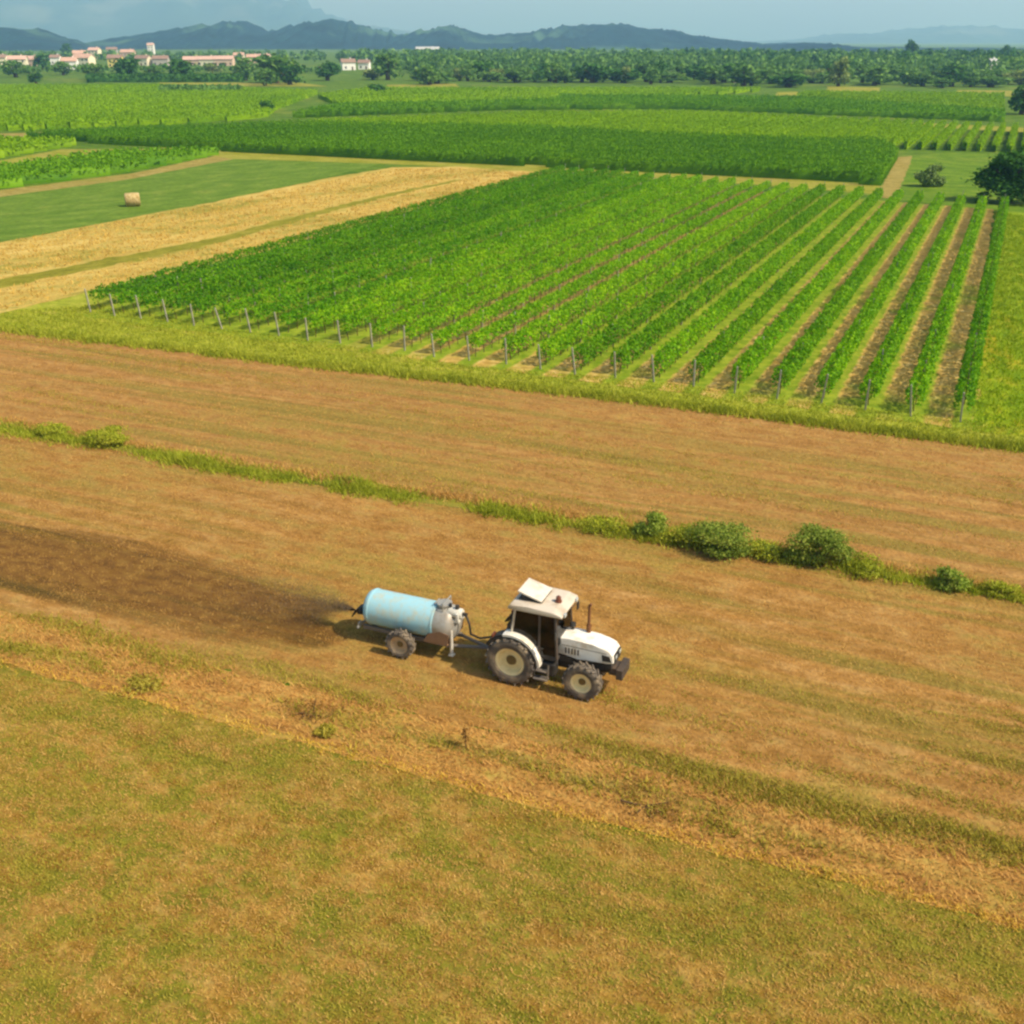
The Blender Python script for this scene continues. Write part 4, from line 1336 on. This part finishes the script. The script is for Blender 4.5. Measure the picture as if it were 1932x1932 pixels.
# trees before and inside the village
tree(243, 150, 17, 11, 'dark', 'broad dark tree before the yellow house of the village', 3)
tree(343, 152, 17, 10, 'dark', 'dark compact tree right of the broad village tree', 4)
tree(463, 152, 16, 11, 'mid', 'green tree at the left of the wide tree group before the village', 0)
tree(520, 157, 24, 13, 'mid', 'widest tree of the group at the right end of the village', 1)
tree(547, 160, 15, 9, 'dark', 'dark low tree leaning out of the wide tree group', 1)
tree(500, 162, 12, 8, 'mid', 'shorter tree in front of the widest tree of the village group', 2)
tree(80, 131, 13, 11, 'dark', 'dark tree between the pink and white houses', 2)
tree(128, 108, 15, 15, 'dark', 'tall dark tree rising behind the village roofs', 4)
tree(68, 158, 8, 5, 'dark', 'small dark round tree alone before the left end of the village', 3)
tree(180, 150, 14, 8, 'mid', 'green tree under the orange roofs', 3)
tree(30, 146, 16, 9, 'mid', 'green tree at the left edge below the pink house', 4)
tree(292, 148, 13, 7, 'mid', 'green tree between the two dark village trees', 5)
tree(120, 142, 12, 8, 'mid', 'green tree below the bright white house', 5)
tree(400, 140, 13, 6, 'pale', 'pale tree before the long pink-roofed row', 0)
tree(618, 152, 15, 9, 'dark', 'dark tree left below the two white houses', 0)
tree(704, 150, 13, 5, 'pale', 'pale tree below the right white house', 1)
tree(732, 151, 17, 13, 'mid', 'green tree right of the two white houses', 6)
tree(1581, 163, 11, 13, 'pale', 'yellowish pale tree standing out of the dark woods on the right', 2)
tree(1715, 122, 13, 20, 'dark', 'round-topped tree breaking the skyline of the right woods', 5)
tree(1890, 122, 12, 15, 'dark', 'tall tree on the skyline near the right edge', 6)
tree(1180, 157, 6, 8, 'pale', 'small pale tree standing before the middle of the tree belt', 3)
rng = np.random.default_rng(77)
kinds = ['mid', 'mid', 'mid', 'pale', 'mid', 'dark']
for i, x in enumerate(np.linspace(770, 1940, 60)):
    k = kinds[int(rng.integers(0, 6))]
    base_y = 154 + 6 * (x - 770) / 1170 + rng.normal(0, 3.5)
    lab = {'mid': 'mid green tree in the belt across the plain', 'dark': 'dark green tree in the belt across the plain', 'pale': 'pale green tree in the belt across the plain'}[k]
    tree(x + rng.normal(0, 8), base_y, rng.uniform(9, 21), rng.uniform(4.0, 9.5), k, lab, int(rng.integers(0, 7)), lab.split(' in ')[0] + 's of the far belt', base=.0)

def woods(name, line, depth, h0, h1, n, leaf, mat, seed, label):
    """one mass of far crowns"""
    rng = np.random.default_rng(seed)
    P = [at(*p) for p in line]
    xs = np.array([p[0] for p in line])
    CC = []
    for k in range(n):
        q = rng.uniform(xs[0], xs[-1])
        i = min(max(int(np.searchsorted(xs, q)) - 1, 0), len(P) - 2)
        p = P[i].lerp(P[i + 1], (q - xs[i]) / (xs[i + 1] - xs[i]))
        s = rng.uniform(0, 1)
        p = p * (1 + s * depth / p.length)
        hh = rng.uniform(h0, h1); w = hh * rng.uniform(.7, 1.2)
        m = 44
        d = rng.normal(0, 1, (m, 3)); d /= np.linalg.norm(d, axis=1)[:, None]
        d[:, 2] = np.abs(d[:, 2]) * 1.5 - .5
        c = np.array([p.x, p.y, hh * .52]) + d * np.array([w * .5, w * .5, hh * .48]) * rng.uniform(.6, 1.05, (m, 1))
        CC.append(c)
    C = np.concatenate(CC); C = C[C[:, 2] > .3]
    V, F = leaf_quads(C, rng.uniform(.7, 1.4, len(C)) * leaf, rng, .5)
    o = link(name, np_mesh(name, V, F), mat)
    tag(o, label, kind='stuff')
woods('woodland', [(735, 142), (850, 141), (1200, 142), (1600, 148), (2300, 158)], 260, 5, 12, 800, 2.2, L_tree, 41, 'belt of woodland across the plain')
woods('woodland', [(640, 122), (1000, 121), (1400, 123), (1700, 126), (2400, 130)], 420, 6, 11, 700, 3.6, L_tree, 42, 'hazy woods behind the tree belt')
woods('woodland', [(1280, 133), (1500, 134), (1932, 138), (2400, 142)], 330, 7, 12, 460, 3.0, L_tree_d, 43, 'dark woods on the right')
woods('woodland', [(-500, 122), (0, 121), (300, 120), (620, 121)], 420, 5, 9, 260, 2.8, L_tree, 44, 'trees scattered through the village')
woods('woodland', [(-500, 142), (0, 143), (160, 141), (420, 138), (640, 140)], 50, 2.5, 5.5, 170, 1.5, L_tree, 45, 'low trees in front of the village')

# ------------------------------------------------------------------ village
M_wall = {'cream': plain_mat('cream_render', lin('e8dcbc'), .9, spec=.1, dirt_amt=.2), 'white': plain_mat('white_render', lin('ece8de'), .9, spec=.1, dirt_amt=.15),
          'pink': plain_mat('pink_render', lin('d8b8a0'), .9, spec=.1, dirt_amt=.2), 'yellow': plain_mat('yellow_render', lin('dcc878'), .9, spec=.1, dirt_amt=.2),
          'grey': plain_mat('grey_render', lin('b4aca0'), .9, spec=.1, dirt_amt=.2)}
def roof_tiles(name, c1, c2):
    m, nt, out = new_mat(name)
    tc = N(nt, 'ShaderNodeTexCoord')
    n1 = noise_at(nt, tc.outputs['Object'], 1.2, (1, 1, 1), 5, .65)
    w = N(nt, 'ShaderNodeTexWave'); w.inputs['Scale'].default_value = 6
    nt.links.new(tc.outputs['Object'], w.inputs['Vector'])
    finish(nt, out, ramp(nt, n1, [(.35, c1), (.65, c2)]), .85, w.outputs[1], .03)
    return m
M_tile = {'grey': roof_tiles('grey_sheet_roof', lin('a8a8a4'), lin('c4c4be')), 'orange': roof_tiles('orange_tiles', lin('b68e78'), lin('cfac94')), 'brown': roof_tiles('brown_tiles', lin('86695a'), lin('a08672')), 'pink': roof_tiles('pink_tiles', lin('c09884'), lin('d6b4a0'))}
M_pane = plain_mat('window_glass', lin('2c3238'), .2)
M_shut = plain_mat('door_wood', lin('5c4430'), .7)

def house(px, py, w, d, h, wall, roof, label, rz=0.0, rise=None):
    w, d, h = w * .82, d * .9, h * .98
    r = empty('house', at(px, py), rz)
    tag(r, label, 'house')
    bm = bmesh.new()
    rise = rise or d * .26
    bm_prism(bm, [(-d / 2, 0), (-d / 2, h), (0, h + rise - .1), (d / 2, h), (d / 2, 0)], -w / 2, w / 2)
    bmesh.ops.rotate(bm, verts=bm.verts[:], cent=(0, 0, 0), matrix=Matrix.Rotation(math.pi / 2, 3, 'Z'))
    obj('wall', bm, M_wall[wall], r)
    bm = bmesh.new()
    e = .5
    k = rise / (d / 2)
    for s in (-1, 1):
        q = [(-w / 2 - e, s * (d / 2 + e), h - k * e), (w / 2 + e, s * (d / 2 + e), h - k * e), (w / 2 + e, 0, h + rise), (-w / 2 - e, 0, h + rise)]
        a = [bm.verts.new(p) for p in q]; b = [bm.verts.new((p[0], p[1], p[2] + .22)) for p in q]
        bm.faces.new(a); bm.faces.new(b[::-1])
        for i in range(4): bm.faces.new((a[i], b[i], b[(i + 1) % 4], a[(i + 1) % 4]))
    rf = obj('roof', bm, M_tile[roof], r)
    bm = bmesh.new()
    bm_box(bm, (w * .22, d * .12, h + rise + .2), (.7, .7, 1.6))
    obj('chimney', bm, M_wall[wall], rf)
    nfl = max(1, int(h / 2.8))
    nw = max(2, int(w / 3.2))
    for f in range(nfl):
        for i in range(nw):
            x = -w / 2 + w * (i + .5) / nw
            if f == 0 and i == nw // 2: continue
            bm = bmesh.new()
            bm_box(bm, (x, -d / 2 - .03, 1.6 + f * 2.8), (1.1, .12, 1.4))
            obj('window', bm, M_pane, r)
    bm = bmesh.new()
    bm_box(bm, (-w / 2 + w * (nw // 2 + .5) / nw, -d / 2 - .03, 1.05), (1.1, .12, 2.1))
    obj('door', bm, M_shut, r)
    return r

house(36, 128, 15, 9, 6.0, 'cream', 'pink', 'cream house with a pinkish roof at the left edge of the village', .2)
house(63, 127, 13, 9, 5.6, 'pink', 'pink', 'pink house right beside the cream one at the left edge', -.1)
house(107, 122, 9, 8, 5.6, 'white', 'brown', 'small white house between two trees at the left of the village', .1)
house(134, 131, 12, 9, 5.5, 'white', 'orange', 'bright white house lowest at the front of the orange roofs', .15)
house(160, 124, 17, 11, 6.0, 'cream', 'orange', 'house with the largest orange roof in the village', -.2)
house(152, 115, 14, 10, 7.0, 'pink', 'orange', 'orange-roofed house behind the largest orange roof', .3)
house(181, 112, 13, 10, 9.0, 'cream', 'pink', 'tall cream house above the orange roofs', -.1)
house(220, 127, 12, 9, 6.5, 'yellow', 'brown', 'pale yellow house left of the broad dark tree', .1)
house(243, 112, 16, 11, 7.0, 'pink', 'orange', 'pink house rising behind the broad dark tree', .0)
house(213, 106, 15, 10, 8.0, 'grey', 'brown', 'grey house on the high side of the village', .2)
house(287, 106, 9, 9, 13.0, 'white', 'pink', 'tall narrow white house above the middle of the village', .1)
house(272, 124, 13, 9, 5.5, 'cream', 'brown', 'cream house under the tall narrow white one', -.2)
house(305, 124, 14, 9, 5.2, 'grey', 'brown', 'grey house left of the long pink-roofed row', .1)
house(365, 124, 17, 9, 4.6, 'pink', 'pink', 'left house of the long pink-roofed row', .02)
house(393, 124, 17, 9, 4.8, 'cream', 'pink', 'middle house of the long pink-roofed row', -.02)
house(424, 124, 18, 9, 5.0, 'pink', 'pink', 'right house of the long pink-roofed row', .02)
house(452, 114, 12, 9, 5.0, 'cream', 'orange', 'cream house behind the end of the long pink-roofed row', .1)
house(478, 119, 12, 9, 5.0, 'pink', 'orange', 'orange-roofed house left of the wide tree group', .1)
house(500, 118, 12, 9, 5.0, 'cream', 'orange', 'orange-roofed house just above the wide tree group', -.1)
house(657, 132, 11, 8, 5.0, 'white', 'brown', 'bright white house with a dark roof before the woods', .35)
house(688, 131, 9, 7, 4.4, 'white', 'brown', 'smaller white house right of the bright white one', -.1)
house(3, 122, 12, 9, 5.5, 'cream', 'brown', 'cream house cut by the left edge of the picture', .1)
house(807, 101, 42, 14, 6.0, 'white', 'grey', 'long white building at the foot of the hills', .05)
house(1868, 142, 5, 5, 7.5, 'white', 'grey', 'lone white house in the woods near the right edge', .2)

# ------------------------------------------------------------------ hay bale
def bale():
    M_hay_b = ground_mat('hay', g_('b89a58'), g_('d8bc7c'), g_('ecd8a0'), g_('c0a060'), .55, .7, 1.0, 1, 4.0, bump_d=.06)
    r = empty('hay_bale', at(252, 389), R(20))
    tag(r, 'pale round hay bale lying alone in the green hay meadow', 'hay bale')
    bm = bmesh.new()
    rr, hw = .78, .85
    bm_lathe(bm, [(0, -hw), (.3, -hw - .03), (.6, -hw), (rr - .05, -hw + .02), (rr, -hw + .10), (rr + .03, 0), (rr, hw - .10), (rr - .05, hw - .02), (.6, hw), (0, hw)], (0, 0, rr), 'X', 32)
    for v in bm.verts:
        v.co += Vector(noise.noise_vector(v.co * 3)) * .04
    obj('straw_roll', bm, M_hay_b, r, True)
    bm = bmesh.new()
    for q in (.2, .38, .56, .70):
        bm_lathe(bm, [(q - .03, -hw - .02), (q, -hw - .055), (q + .03, -hw - .02)], (0, 0, rr), 'X', 28)
    obj('rolled_end', bm, M_hay_b, r, True)
bale()
